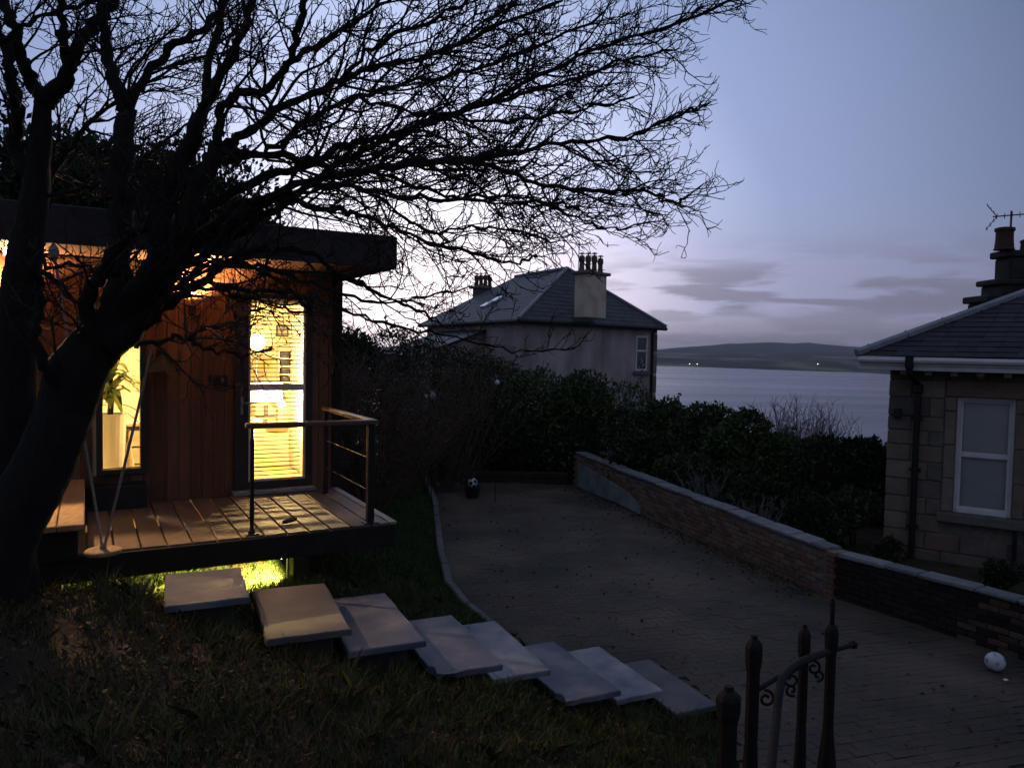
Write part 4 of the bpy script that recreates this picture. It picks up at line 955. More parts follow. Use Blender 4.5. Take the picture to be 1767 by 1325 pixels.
# ------------------------------------------------------------------ far villa
def build_far_house():
    C = PY(895, 553, 30); C[2] = 0; ez = EYE + 1.27; g = np.random.default_rng(41)
    v = np.array([math.cos(R(43)), math.sin(R(43)), 0]); u = np.array([math.cos(R(119)), math.sin(R(119)), 0]); LV, LU = 9.9, 10.5
    t = thing('stone_villa', 'grey harled villa with slate hipped roof and tall chimney beyond the hedges', 'house', C)
    def Q(a, b, z=0): return tuple(v * a + u * b + np.array([0, 0, z]))
    ins = .35; z0 = -4.5; zt = ez - .12
    k = MB()
    cs = [Q(ins, ins), Q(LV - ins, ins), Q(LV - ins, LU - ins), Q(ins, LU - ins)]
    k.add([(x, y, z0) for x, y, _ in cs] + [(x, y, zt) for x, y, _ in cs], [(0, 1, 5, 4), (1, 2, 6, 5), (2, 3, 7, 6), (3, 0, 4, 7)]); k.obj('wall', harl, t)
    rise = 2.62; A = Q(LV / 2 - .05, 2.7, ez + rise); Bp = Q(LV / 2, LU - 2.7, ez + rise)
    e = [Q(0, 0, ez), Q(LV, 0, ez), Q(LV, LU, ez), Q(0, LU, ez)]
    k = MB(); k.add(e + [A, Bp], [(0, 1, 4), (1, 2, 5, 4), (2, 3, 5), (3, 0, 4, 5), (3, 2, 1, 0)]); rf = k.obj('roof', slatem[1], t)
    # slates, laid in courses on the two faces that show
    sl = MB()
    def lay(o, ax, up, L, hgt, tl, tr):
        ax = np.array(ax); up = np.array(up); n = np.cross(ax, up); n /= np.linalg.norm(n)
        if n[2] < 0: n = -n
        rows = int(hgt / .26)
        for r_ in range(rows):
            s = (r_ + .5) / rows; xl = tl * s; xr = L - tr * s; x = xl - .15 * (r_ % 2)
            while x < xr:
                a0, a1 = max(x + .006, xl), min(x + .36, xr)
                if a1 - a0 > .05:
                    b0, b1 = r_ * .26 - .01, r_ * .26 + .275; b1 = min(b1, hgt)
                    p = [np.array(o) + ax * a + up * b + n * h for a, b, h in ((a0, b0, .020), (a1, b0, .020), (a1, b1, .008), (a0, b1, .008), (a0, b0, .012), (a1, b0, .012))]
                    sl.add(p, [(0, 1, 2, 3), (4, 5, 1, 0)], int(g.integers(0, 3)))
                x += .366
    def face(p0, p1, q0, q1):
        p0, p1, q0, q1 = map(np.array, (p0, p1, q0, q1)); ax = (p1 - p0); L = np.linalg.norm(ax); ax /= L
        up = (q0 - p0) - ax * np.dot(q0 - p0, ax); h = np.linalg.norm(up); up /= h
        lay(p0, ax, up, L, h, np.dot(q0 - p0, ax), L - np.dot(q1 - p0, ax))
    face(e[0], e[1], A, A); face(e[3], e[0], Bp, A)
    sl.obj('slates', slatem, rf, kind='stuff')
    for a, b in ((e[0], A), (e[1], A), (A, Bp)):
        a = np.array(a) + (0, 0, .05); b = np.array(b) + (0, 0, .05); MB().tube([a, (a + b) / 2, b], .075, 6).obj('ridge_flashing', leadm, rf)
    for a, b in ((e[0], e[1]), (e[3], e[0])):
        MB().tube([np.array(a) + (0, 0, -.08), np.array(b) + (0, 0, -.08)], .085, 8).obj('gutter', metal_dk, rf)
    # rooflights on the long face
    O = np.array(e[0]); axu = u; up = (np.array(A) - O) - axu * np.dot(np.array(A) - O, axu); h = np.linalg.norm(up); up /= h; nn = np.cross(up, axu); nn = nn if nn[2] > 0 else -nn
    for (px, py) in ((858, 518), (840, 527)):
        p = PL(px, py, C + O, nn) - C
        k = MB(); q = [p + axu * a * .26 + up * b * .26 + nn * .09 for a, b in ((-1, -1), (1, -1), (1, 1), (-1, 1))] + [p + axu * a * .26 + up * b * .26 for a, b in ((-1, -1), (1, -1), (1, 1), (-1, 1))]
        k.add(q, [(0, 1, 2, 3), (0, 4, 5, 1), (1, 5, 6, 2), (2, 6, 7, 3), (3, 7, 4, 0)]); k.obj('rooflight', mat('rooflight_glass', (.6, .62, .66), None, .08, spec=1.0), rf)  # pale base colour stands in for sky reflected in the panes
    # main chimney stands on the front hip
    def chimney(px0, px1, py, inset, wd, zb, ztop, npots, pm, ph, mm):
        # centre from the measured edges
        p = PY((px0 + px1) / 2, py, inset) - C; w = (px1 - px0) / FPX * inset * .92
        c = MB(); r_ = R(43)
        c.box((p[0], p[1], (zb + ztop) / 2), (w, wd, ztop - zb), 0, r_, .02); ch = c.obj('chimney', mm, t)
        c = MB(); c.box((p[0], p[1], ztop + .06), (w + .34, wd + .22, .13), 0, r_, .03); c.obj('cap', mat('chimney_cap', (.22, .19, .17), None, .9), ch)
        for i in range(npots):
            f = (i + .5) / npots - .5; x = p[0] + math.cos(r_) * f * w * 1.16; y = p[1] + math.sin(r_) * f * w * 1.16
            hh = ph * (1 + .06 * ((i * 7) % 3 - 1))
            MB().lathe([(.13, 0), (.135, .05), (.11, .12), (.10, hh * .55), (.13, hh * .68), (.13, hh * .9), (.105, hh * .93), (.10, hh)], 12, (x, y, ztop + .12)).obj('pot', pm, ch)
            MB().lathe([(.02, .0), (.135, .02), (.12, .05), (.03, .08)], 10, (x, y, ztop + .12 + hh + .05)).obj('cowl', pm, ch)
            MB().tube([(x, y, ztop + .12 + hh - .02), (x, y, ztop + .12 + hh + .06)], .03, 5).obj('cowl_stem', pm, ch)
        return p, ch
    dm = 32.6
    zt_ = PY(1020, 475, dm)[2]; p, ch = chimney(989, 1049, 510, dm, .62, ez + .2, zt_, 4, potm, .70, creamr)
    # small aerial on the chimney
    a = MB(); b = np.array([p[0] - .55, p[1] - .1, zt_ + .1]); a.tube([b, b + (0, 0, 1.35)], .02, 5); a.tube([b + (-.1, 0, 1.15), b + (.75, .15, 1.30)], .014, 5)
    for i in range(5): q = b + np.array([.0 + i * .16, .03 * i, 1.17 + .03 * i]); a.tube([q + (-.05, -.15, .12), q + (.05, .15, -.12)], .009, 4)
    a.obj('aerial', metal_dk, ch)
    dm2 = 41; zt2 = PY(835, 499, dm2)[2]; chimney(815, 852, 510, dm2, .5, ez + .6, zt2, 4, potm, .62, mat('dark_chimney', (.16, .14, .13), None, .9))
    # sash window on the wall facing
    n = np.array([v[1], -v[0], 0]); o = C + v * ins + u * ins
    def W(px, py): return PL(px, py, o, n) - C
    wa, wb = W(1097, 579), W(1115, 640); wn = thing_part('window', t); rz = R(43)
    c = (wa + wb) / 2; wdt = abs(np.dot(wb - wa, v)); hgt = wa[2] - wb[2]
    k = MB()
    for f in (-1, 1): k.box(tuple(c + v * f * (wdt / 2 - .05) - np.array([0, 0, 0])), (.10, .10, hgt), 0, rz, .01)
    for f in (-1, 0, 1): k.box(tuple(c + np.array([0, 0, f * (hgt / 2 - .05) + (.12 if f == 0 else 0)])), (wdt - .2, .11, .09), 0, rz, .01)
    k.obj('frame', whitep, wn); MB().box(tuple(c), (wdt - .2, .03, hgt - .2), 0, rz).obj('pane', skyglass, wn)
    MB().box(tuple(c + np.array([0, 0, -hgt / 2 - .10]) + n * .05), (wdt + .3, .25, .16), 0, rz, .01).obj('sill', stonem[4], wn)
    gg = MB()
    for i in range(9):
        q = c + v * (g.uniform(-.15, .18)) + np.array([0, 0, -hgt / 2 + .18 + i * .055]) + n * .03; gg.box(tuple(q), (.05, .03, .05), 0, rz)
    gg.obj('ornaments', mat('white_china', (.7, .7, .7), None, .4), wn)
    # second window half lost in the twigs, and a downpipe at the corner
    wa2 = W(870, 625) ; 
    p = v * (LV - ins - .45) + u * ins + n * .08; MB().tube([tuple(p + (0, 0, z0)), tuple(p + (0, 0, ez - .3)), tuple(p + n * .25 + (0, 0, ez - .1))], .07, 8).obj('downpipe', metal_dk, t)
    for i in range(9):
        hh = .55; zz = z0 + .3 + i * 1.0
        for d_, s in ((v, .0),): MB().box(tuple(v * (LV - ins - .17) + u * (ins - .0) + n * .0 + np.array([0, 0, zz])), (.36, .06, .9 if i % 2 else .8), 0, rz, .02).obj('quoin', stonem[i % 5], t)
    # lower wing to the left
    wg = MB(); O2 = Q(.35, LU * .25); d = Q(-1.0, 0)
    a0, a1, b0, b1 = -3.2, .35, 3.6, 8.2
    q = [Q(a0, b0, z0), Q(a1, b0, z0), Q(a1, b1, z0), Q(a0, b1, z0), Q(a0, b0, ez - 1.6), Q(a1, b0, ez - .5), Q(a1, b1, ez - .5), Q(a0, b1, ez - 1.6)]
    wg.add(q, [(0, 1, 5, 4), (1, 2, 6, 5), (2, 3, 7, 6), (3, 0, 4, 7), (4, 5, 6, 7)]); wg.obj('side_wing', harl, t)
    k = MB(); q = [Q(a0 - .2, b0 - .2, ez - 1.63), Q(a1 + .0, b0 - .2, ez - .46), Q(a1, b1 + .2, ez - .46), Q(a0 - .2, b1 + .2, ez - 1.63)]; q2 = [(x, y, z + .10) for x, y, z in q]
    k.add(q + q2, [(4, 5, 6, 7), (0, 1, 5, 4), (1, 2, 6, 5), (2, 3, 7, 6), (3, 0, 4, 7)]); k.obj('wing_roof', slatem[0], t)
build_far_house()

# ------------------------------------------------------------------ stone house on the right
def build_right_house():
    K = np.array([6.42, 12.82, 0]); an = R(-34.5); ex = np.array([math.cos(an), math.sin(an), 0]); ey = np.array([-math.sin(an), math.cos(an), 0]); g = np.random.default_rng(51)
    t = thing('stone_house', 'sandstone house with slate roof, white eaves and sash window beyond the wall', 'house', K, an)
    def L_(px, py, off=0.0):
        p = PL(px, py, K + ey * off, ey) - K; return float(np.dot(p, ex)), float(p[2])
    ZB, ZT, LX, LY = -.2, 3.14, 8.0, 7.0
    wl, wt = L_(1652, 687); wr, wb = L_(1744, 890); wb = L_(1690, 889)[1]; wt = L_(1690, 687)[1]
    k = MB()
    def pn(x0, x1, z0, z1): k.box(((x0 + x1) / 2, .27, (z0 + z1) / 2), (x1 - x0, .5, z1 - z0))
    pn(.02, wl, ZB, ZT); pn(wl, wr, ZB, wb); pn(wl, wr, wt, ZT); pn(wr, LX, ZB, ZT)
    k.obj('wall_core', mortar, t)
    MB().box((.27, LY / 2 + .28, (ZB + ZT) / 2), (.5, LY - .52, ZT - ZB)).obj('side_wall', stonem[1], t)
    MB().box((LX / 2 + .3, LY, (ZB + ZT) / 2), (LX - .6, .3, ZT - ZB)).obj('rear_wall', stonem[1], t)
    # coursed sandstone
    def stone(x0, x1, z0, z1, m, proud=0.0, nm='stone'):
        kk = MB().box((0, 0, 0), (x1 - x0 - .012, .12, z1 - z0 - .012), 0, 0, .014); kk.v = [(x + g.normal(0, .0035), y + g.normal(0, .004), z + g.normal(0, .0035)) for x, y, z in kk.v]
        kk.obj(nm, m, t, loc=((x0 + x1) / 2, .055 - proud + g.normal(0, .004), (z0 + z1) / 2))
    m = .17
    z = ZB; r_ = 0
    while z < ZT - .05:
        h = min(g.uniform(.24, .33), ZT - z); spans = [(0.0, 4.2)]
        if z + h > wb - .16 and z < wt + .28: spans = [(0, wl - m), (wr + m, 4.2)]
        for a, b in spans:
            x = a; first = True
            while x < b - .02:
                l = g.uniform(.32, .72)
                if first and a == 0: l = .62 if r_ % 2 else .36
                if b - (x + l) < .2: l = b - x
                stone(x, min(x + l, b), z, z + h, stonem[g.choice(7, p=[.22, .2, .16, .14, .12, .06, .10])], .008 if first and a == 0 else 0); x += l; first = False
        z += h; r_ += 1
    # dressed stone round the window
    z = wb
    while z < wt - .02:
        h = min(.55, wt - z); h = wt - z if wt - z - h < .2 else h
        stone(wl - m, wl, z, z + h, stonem[2], .012, 'jamb_stone'); stone(wr, wr + m, z, z + h, stonem[0], .012, 'jamb_stone'); z += h
    stone(wl - m, wr + m, wt, wt + .28, stonem[3], .012, 'lintel')
    kk = MB().box((0, 0, 0), (wr - wl + 2 * m + .1, .26, .155), 0, 0, .015); kk.obj('window_sill', stonem[4], t, loc=((wl + wr) / 2, .0, wb - .08))
    # sash window
    w = thing_part('window', t); cx = (wl + wr) / 2; ww = wr - wl; yy = .13; k = MB(); f = .045
    for x in (wl + f / 2, wr - f / 2): k.box((x, yy, (wt + wb) / 2), (f, .09, wt - wb), 0, 0, .004)
    k.box((cx, yy, wt - f / 2), (ww - 2 * f, .09, f), 0, 0, .004); k.box((cx, yy - .01, wb + .03), (ww - 2 * f, .11, .06), 0, 0, .004)
    k.obj('frame', whitep, w); mz = L_(1700, 788)[1]
    for z0, z1, yo in ((wb + .06, mz, .02), (mz, wt - f, -.02)):
        s = MB(); q = .04
        for x in (wl + f + q / 2, wr - f - q / 2): s.box((x, yy + .02 - yo, (z0 + z1) / 2), (q, .04, z1 - z0), 0, 0, .004)
        for z_ in (z0 + q / 2, z1 - q / 2): s.box((cx, yy + .02 - yo, z_), (ww - 2 * f - 2 * q, .04, q), 0, 0, .004)
        s.obj('sash', whitep, w)
    MB().box((cx, yy + .035, (wt + wb) / 2), (ww - 2 * f - .02, .006, wt - wb - .1)).obj('pane', winglass, w)
    MB().box((cx, yy + .10, (wt + wb) / 2), (ww - 2 * f, .01, wt - wb - .02)).obj('roller_blind', blindw, w)
    # eaves
    OV = .42; ez = 3.30
    fb = MB(); fb.box(((LX - OV) / 2, -OV + .02, ez - .06), (LX + OV, .03, .13), 0, 0, .006); fb.obj('fascia', whitep, t)
    fb = MB(); fb.box(((LX - OV) / 2, -OV + .045, ez - .165), (LX + OV, .03, .075), 0, 0, .006); fb.obj('fascia', whitep, t)
    fb = MB(); fb.box((-OV + .02, LY / 2 - OV / 2 + .02, ez - .06), (.03, LY + OV - .04, .13), 0, 0, .006); fb.obj('fascia', whitep, t)
    MB().box(((LX - OV) / 2 + .03, -OV / 2 + .04, ez - .135), (LX + OV - .08, OV - .05, .02)).obj('soffit', mat('soffit_brown', (.16, .12, .10), None, .8), t)
    gt = MB(); gt.tube([(-OV, -OV - .035, ez - .035), (LX, -OV - .035, ez - .035)], .05, 8); gt.obj('gutter', whitep, t)
    x = .25
    while x < 4.2:
        k = MB(); k.add([(x - .05, -OV + .07, ez - .19), (x + .05, -OV + .07, ez - .19), (x + .05, .02, ez - .16), (x - .05, .02, ez - .16), (x - .05, -OV + .10, ez - .27), (x + .05, -OV + .10, ez - .27), (x + .05, .02, ez - .36), (x - .05, .02, ez - .36)],
                        [(0, 3, 2, 1), (4, 5, 6, 7), (0, 1, 5, 4), (1, 2, 6, 5), (2, 3, 7, 6), (3, 0, 4, 7)]); k.obj('eaves_bracket', mat('bracket_brown', (.26, .20, .16), None, .7), t); x += .36
    # roof: hipped
    pt = math.tan(R(26.5)); hw = (LY + 2 * OV) / 2; top = ez + hw * pt
    e = [(-OV - .03, -OV - .03, ez + .03), (LX, -OV - .03, ez + .03), (LX, LY + OV, ez + .03), (-OV - .03, LY + OV, ez + .03)]
    r0 = (-OV + hw, LY / 2, top); r1 = (LX, LY / 2, top)
    k = MB(); dks = variants('dark_slate', [(.034, .036, .042), (.028, .030, .036), (.040, .042, .047)], rough=.7, scale=3, bump=.15)
    k.add(e + [r0, r1], [(0, 1, 5, 4), (3, 0, 4), (2, 3, 4, 5), (0, 3, 2, 1)]); rf = k.obj('roof', dks[0], t)
    sl = MB()
    n = np.array([0, -math.sin(R(26.5)), math.cos(R(26.5))]); up = np.array([0, math.cos(R(26.5)), math.sin(R(26.5))]); o = np.array(e[0]); rows = int(hw / math.cos(R(26.5)) / .19)
    for r_ in range(rows):
        s = r_ * .19; xl = s * math.cos(R(26.5)); x = xl - .14 * (r_ % 2)
        while x < 6.5:
            a0 = max(x + .004, xl - .02); a1 = x + .276
            if a1 - a0 > .04:
                lift = g.normal(0, .0025)
                p = [o + np.array([a, 0, 0]) + up * b + n * h for a, b, h in ((a0, s - .015, .017 + lift), (a1, s - .015, .017 + lift), (a1, s + .20, .007), (a0, s + .20, .007), (a0, s - .015, .01), (a1, s - .015, .01))]
                sl.add(p, [(0, 1, 2, 3), (4, 5, 1, 0)], int(g.integers(0, 3)))
            x += .28
    sl.obj('slates', dks, rf, kind='stuff')
    a = np.array(e[0]) + (0, 0, .04); b = np.array(r0) + (0, 0, .05)
    MB().tube([a, b], .07, 6).obj('hip_flashing', leadm, rf)
    for i in range(8):
        p = a + (b - a) * (i + .3) / 8; MB().tube([p + (-.05, -.0, -.06), p + (0, 0, .085), p + (.06, -.04, -.03)], .012, 5).obj('lead_clip', metal_dk, rf)
    # stepped chimney stack
    cc = PY(1785, 480, 16.2) - K; cxl, cyl = float(np.dot(cc, ex)), float(np.dot(cc, ey)); s = 16.2 / FPX
    def zz(py): return float(PY(1740, py, 16.2)[2])
    chm = mat('stack_stone', (.050, .044, .044), (.03, .028, .028), .9, 4, .4)
    tiers = [(1672, 548, 524), (1662, 524, 512), (1694, 512, 494), (1684, 494, 484), (1716, 484, 446), (1706, 446, 434)]
    ch = None
    for i, (pl, y0, y1) in enumerate(tiers):
        w = 2 * (1785 - pl) * s; z0, z1 = zz(y0), zz(y1); z0 = z0 - (1.6 if i == 0 else 0)
        k = MB(); k.box((cxl, cyl, (z0 + z1) / 2), (w * .82, w * .30, z1 - z0 - .004), 0, -an, .025)
        o = k.obj('chimney' if ch is None else ('cornice' if i % 2 else 'stack_tier'), chm, t if ch is None else ch); ch = ch or o
    q = PY(1733, 420, 16.0) - K; qx, qy = float(np.dot(q, ex)), float(np.dot(q, ey)); zb = zz(434); h = zz(396) - zb
    MB().lathe([(.20, 0), (.18, .05), (.165, h * .5), (.165, h * .82), (.19, h * .84), (.19, h * .97), (.15, h)], 14, (qx, qy, zb)).obj('pot', redpot, ch)
    q2 = PY(1775, 430, 16.2) - K; MB().lathe([(.18, 0), (.16, .05), (.15, h * .35), (.17, h * .5), (.13, h * .55)], 14, (float(np.dot(q2, ex)), float(np.dot(q2, ey)), zb)).obj('pot', chm, ch)
    ae = MB(); b = np.array([qx + .1, qy - .0, zb + h]); 
    ae.tube([b + (0, 0, -.1), b + (.0, 0, .34)], .02, 6); c = b + np.array([0, 0, .25]); d = np.array([math.cos(-an), math.sin(-an), .10])
    ae.tube([c - d * .38, c + d * .9], .014, 5)
    for i in range(7): p = c + d * (-.30 + i * .16); ae.tube([p + (0, -.09, -.07), p + (0, .09, .07)], .008, 4)
    for sg in (1, -1):
        ae.tube([c - d * .30, c - d * .52 + (0, 0, .26 * sg)], .009, 4)
        for i in range(3): p = c - d * (.36 + .07 * i) + np.array([0, 0, .08 * (i + 1) * sg]); ae.tube([p + (0, -.2, 0), p + (0, .2, 0)], .008, 4)
    ae.obj('aerial', metal_dk, ch)
    # downpipe and hopper
    xp = L_(1580, 800)[0]
    dp = MB(); dp.tube([(xp - .10, -OV - .04, ez - .04), (xp - .10, -OV + .0, ez - .24), (xp, -.10, ez - .44), (xp, -.10, ZB)], .050, 10); dp.obj('downpipe', metal_dk, t)
    MB().box((xp, -.10, ez - .50), (.15, .13, .16), 0, 0, .02).obj('hopper', metal_dk, t); MB().box((xp - .10, -OV - .05, ez - .06), (.12, .10, .22), 0, 0, .01).obj('outlet', metal_dk, t)
    for zc in (.5, 1.45, 2.3): MB().box((xp, -.07, zc), (.17, .12, .05), 0, 0, .008).obj('pipe_bracket', metal_dk, t)
    x, z = L_(1546, 712); MB().box((x + .03, -.05, z), (.12, .12, .16), 0, 0, .02).obj('meter_box', black, t)
    x, z = L_(1752, 915); MB().tube([(x, -.06, z + .06), (x, -.06, z - .5)], .03, 8).obj('waste_pipe', metal_dk, t)
build_right_house()

# ------------------------------------------------------------------ shrubs and hedges
def shrub(name, label, px, ytop, dist, wpx, cols, n, size, seed, cat='shrub', group='shrubs round the drive', lumps=9, sprigs=10, zb=None, squash=1.0, stems=6):
    g = np.random.default_rng(seed); p = PY(px, ytop, dist); w = wpx / FPX * dist; z0 = gz(p[0], p[1]) if zb is None else zb; h = p[2] - z0
    t = thing(name, label, cat, (p[0], p[1], z0), 0, group)
    C = []
    for i in range(lumps):
        a = g.uniform(0, 2 * math.pi); rr = g.uniform(0, .34) * w; zc = g.uniform(.25, .82) * h; r_ = g.uniform(.20, .34) * min(w, h * 1.1) * (1.1 - .35 * zc / h)
        C.append((rr * math.cos(a), rr * math.sin(a) * .8, min(zc, h - r_ * .8), r_))
    C.append((0, 0, h * .78, min(w, h) * .25))
    P = []; D = []
    per = n // len(C)
    for cx, cy, cz, r_ in C:
        q = g.normal(size=(per, 3)); q /= np.linalg.norm(q, axis=1, keepdims=True); rad = r_ * g.uniform(.55, 1.12, per) ** .6
        q2 = q.copy(); pp = np.stack([cx + q[:, 0] * rad * 1.25, cy + q[:, 1] * rad * 1.25, cz + q[:, 2] * rad * squash], -1)
        P.append(pp); D.append(q2 + g.normal(size=(per, 3)) * .7 + np.array([0, 0, .25]))
    st = []
    for i in range(sprigs):
        cx, cy, cz, r_ = C[g.integers(0, len(C))]; a = g.uniform(0, 2 * math.pi)
        b = np.array([cx + r_ * .5 * math.cos(a), cy + r_ * .5 * math.sin(a), cz + r_ * .7]); tw = twig(b, np.array([g.normal(0, .4), g.normal(0, .4), 1.0]), g.uniform(.2, .55) * h / 2.4, 5, g, .2, .05)
        st.append((tw, .006, .003)); tw = np.array(tw)
        for q in range(14):
            s = g.uniform(.1, 1) * (len(tw) - 1); i0 = min(int(s), len(tw) - 2); P.append((tw[i0] + (tw[i0 + 1] - tw[i0]) * (s - i0))[None]); D.append(g.normal(size=(1, 3)) + np.array([[0, 0, .5]]))
    P = np.concatenate(P); D = np.concatenate(D); P[:, 2] = np.maximum(P[:, 2], .02)
    for i in range(stems):
        cx, cy, cz, r_ = C[i % len(C)]; st.append((crom([(g.normal(0, .08) * w, g.normal(0, .08) * w, -.05), (cx * .5, cy * .5, cz * .5), (cx, cy, cz)], 4), .025, .008))
    link('foliage', leaf_mesh('foliage', P, D, size, cols, .55, seed), t, kind='stuff')
    fast_tubes('stems', st, [twigm], t, 4)
    return t
def bare_shrub(name, label, px, ytop, dist, wpx, seed, n=60, leaves=0, cat='shrub', group='shrubs round the drive', matl=None, zb=None, lean=0):
    g = np.random.default_rng(seed); p = PY(px, ytop, dist); w = wpx / FPX * dist; z0 = gz(p[0], p[1]) if zb is None else zb; h = p[2] - z0
    t = thing(name, label, cat, (p[0], p[1], z0), 0, group); B = []; T = []
    for i in range(n):
        a = g.uniform(0, 2 * math.pi); rr = g.random() ** .5 * w * .28; b = np.array([rr * math.cos(a), rr * math.sin(a) * .7, 0]); d = np.array([math.cos(a) * rr / w * 2.2 + g.normal(0, .15), g.normal(0, .2), 1.0])
        l = h * g.uniform(.65, 1.02); B.append((twig(b, d, l, 8, g, .10, .06), .011, .004))
    for tw, _, _ in B:
        tw = np.array(tw)
        for q in range(16):
            s = g.uniform(.15, 1) * (len(tw) - 1); i = min(int(s), len(tw) - 2); pp = tw[i] + (tw[i + 1] - tw[i]) * (s - i); tt = tw[i + 1] - tw[i]; tt /= np.linalg.norm(tt)
            T.append((twig(pp, rot_dir(tt, R(g.uniform(25, 60)), g, .9), g.uniform(.12, .45) * h / 2.5, 4, g, .2, .06), .0055, .0028))
    m = matl or twigm
    fast_tubes('stems', B, [m], t, 4); fast_tubes('twigs', T, [m], t, 3)
    if leaves:
        k = [T[i][0] for i in g.integers(0, len(T), leaves)]; P = np.array([q[g.integers(1, len(q))] for q in k]); link('foliage', leaf_mesh('foliage', P, g.normal(size=P.shape), .055, brownleaf + dkleaf, .6, seed), t, kind='stuff')
    return t
def build_shrubs():
    browntw = mat('brown_twig', (.15, .098, .070), (.10, .066, .05), .9, 4); greytw = mat('grey_twig', (.20, .165, .17), (.15, .13, .135), .9, 4)
    # brown, mostly bare hedge behind the lawn
    for i, (px, yt, d, w, lab) in enumerate(((600, 590, 14.5, 130, 'brown bare hedge shrub right behind the hut corner'), (680, 585, 15.5, 150, 'brown twiggy shrub between hut and drive end, below the villa roof'), (760, 600, 17.5, 150, 'brown twiggy shrub at the left end of the sleeper edging'), (640, 650, 13.0, 120, 'low brown shrub behind the deck railing'), (560, 600, 13.5, 110, 'brown shrub half hidden by the hut corner'))):
        bare_shrub('bare_shrub', lab, px, yt, d, w, 60 + i, 80, 1500, matl=browntw)
    S = [(690, 560, 20, 200, dkleaf, 'tall dark shrub at the skyline left of the villa'), (600, 555, 18, 150, dkleaf, 'dark shrub at the skyline just right of the hut roof'), (790, 590, 21, 150, dkleaf, 'dark shrub below the left end of the villa roof'), (860, 615, 21, 150, leafm, 'green shrub below the villa wall, left of its centre'), (930, 640, 20.5, 160, leafm, 'rounded green shrub below the villa chimney'),
         (1010, 640, 20, 150, leafm, 'leafy green shrub at the far end of the brick wall'), (1080, 662, 19, 130, leafm, 'bright topped shrub below the villa window'), (900, 720, 19.6, 170, dkleaf, 'low dark shrub behind the middle of the sleeper edging'), (1000, 730, 19.3, 140, dkleaf, 'low dark shrub behind the right end of the sleeper edging'),
         (810, 700, 19.8, 150, dkleaf, 'low dark shrub behind the left part of the sleeper edging'), (720, 720, 20.2, 130, dkleaf, 'low dark shrub beside the lawn end'),
         (1150, 690, 19, 120, leafm, 'green shrub with loose sprigs under the villa downpipe'), (1210, 700, 18, 120, leafm, 'tall sprigged shrub against the sea, left of the bare shrub'), (1285, 712, 17, 120, leafm, 'sprigged green shrub against the middle of the sea'), (1340, 745, 16.5, 100, leafm, 'green shrub just left of the pale shed roof'),
         (1425, 752, 16, 120, dkleaf, 'dark shrub right of the grey bare shrub'), (1490, 768, 15.5, 130, dkleaf, 'dark flat-topped shrub left of the stone house corner'), (1540, 772, 15.0, 90, dkleaf, 'dark shrub against the stone house corner'),
         (1200, 790, 15.6, 150, dkleaf, 'low dark shrub leaning over the middle of the brick wall'), (1300, 830, 14.2, 150, dkleaf, 'low dark shrub behind the near half of the brick wall'), (1390, 850, 13.4, 130, dkleaf, 'low dark shrub behind the wall, below the grey bare shrub'), (1470, 850, 13.3, 130, dkleaf, 'low dark shrub near the stone house, behind the wall'), (1110, 750, 17.2, 130, dkleaf, 'low dark shrub over the far half of the brick wall')]
    for i, (px, yt, d, w, c, lab) in enumerate(S):
        shrub('shrub', lab, px, yt, d, w, c if i % 3 else c + (leafm[3:] if c is dkleaf else dkleaf[:2]), 8000, (.10, .13, .075, .115)[i % 4] if c is leafm else (.095, .12, .075)[i % 3], 100 + i, sprigs=12 if c is leafm else 5)
    bare_shrub('bare_shrub', 'pale grey leafless shrub standing up against the sea', 1385, 685, 19, 110, 91, 110, 0, matl=greytw)
    bare_shrub('bare_shrub', 'pale dry stalks standing in the shade just behind the middle of the brick wall', 1215, 805, 14.6, 90, 92, 26, 0, matl=greytw)
    bare_shrub('bare_shrub', 'thin pale stems behind the near part of the brick wall', 1305, 850, 13.0, 80, 93, 20, 0, matl=greytw)
    shrub('shrub', 'small low bush at the foot of the stone house wall', 1720, 968, 10.6, 120, dkleaf, 2500, .06, 140, zb=0.05, sprigs=3)
    shrub('shrub', 'small bush behind the wall at the stone house corner', 1535, 930, 12.2, 50, dkleaf, 1200, .06, 141, zb=0.0, sprigs=3)
    # evergreens behind the hut
    for i, (px, yt, d, w, lab) in enumerate(((40, 190, 13.5, 260, 'dark evergreen tree behind the upright trunk'), (160, 235, 14, 240, 'dark evergreen tree behind the hut roof, left of the leaning limbs'), (310, 270, 14.5, 250, 'dark evergreen tree behind the hut roof, right of the leaning limbs'), (395, 308, 15.0, 160, 'small dark evergreen at the right end of the row behind the hut'), (235, 248, 13.2, 190, 'dark evergreen tree between the two wider ones behind the hut roof'))):
        shrub('evergreen_tree', lab, px, yt, d, w * 1.35, dkleaf, 26000, .14, 150 + i, cat='tree', group='evergreens behind the hut', lumps=26, sprigs=46, squash=1.15, stems=8)
build_shrubs()

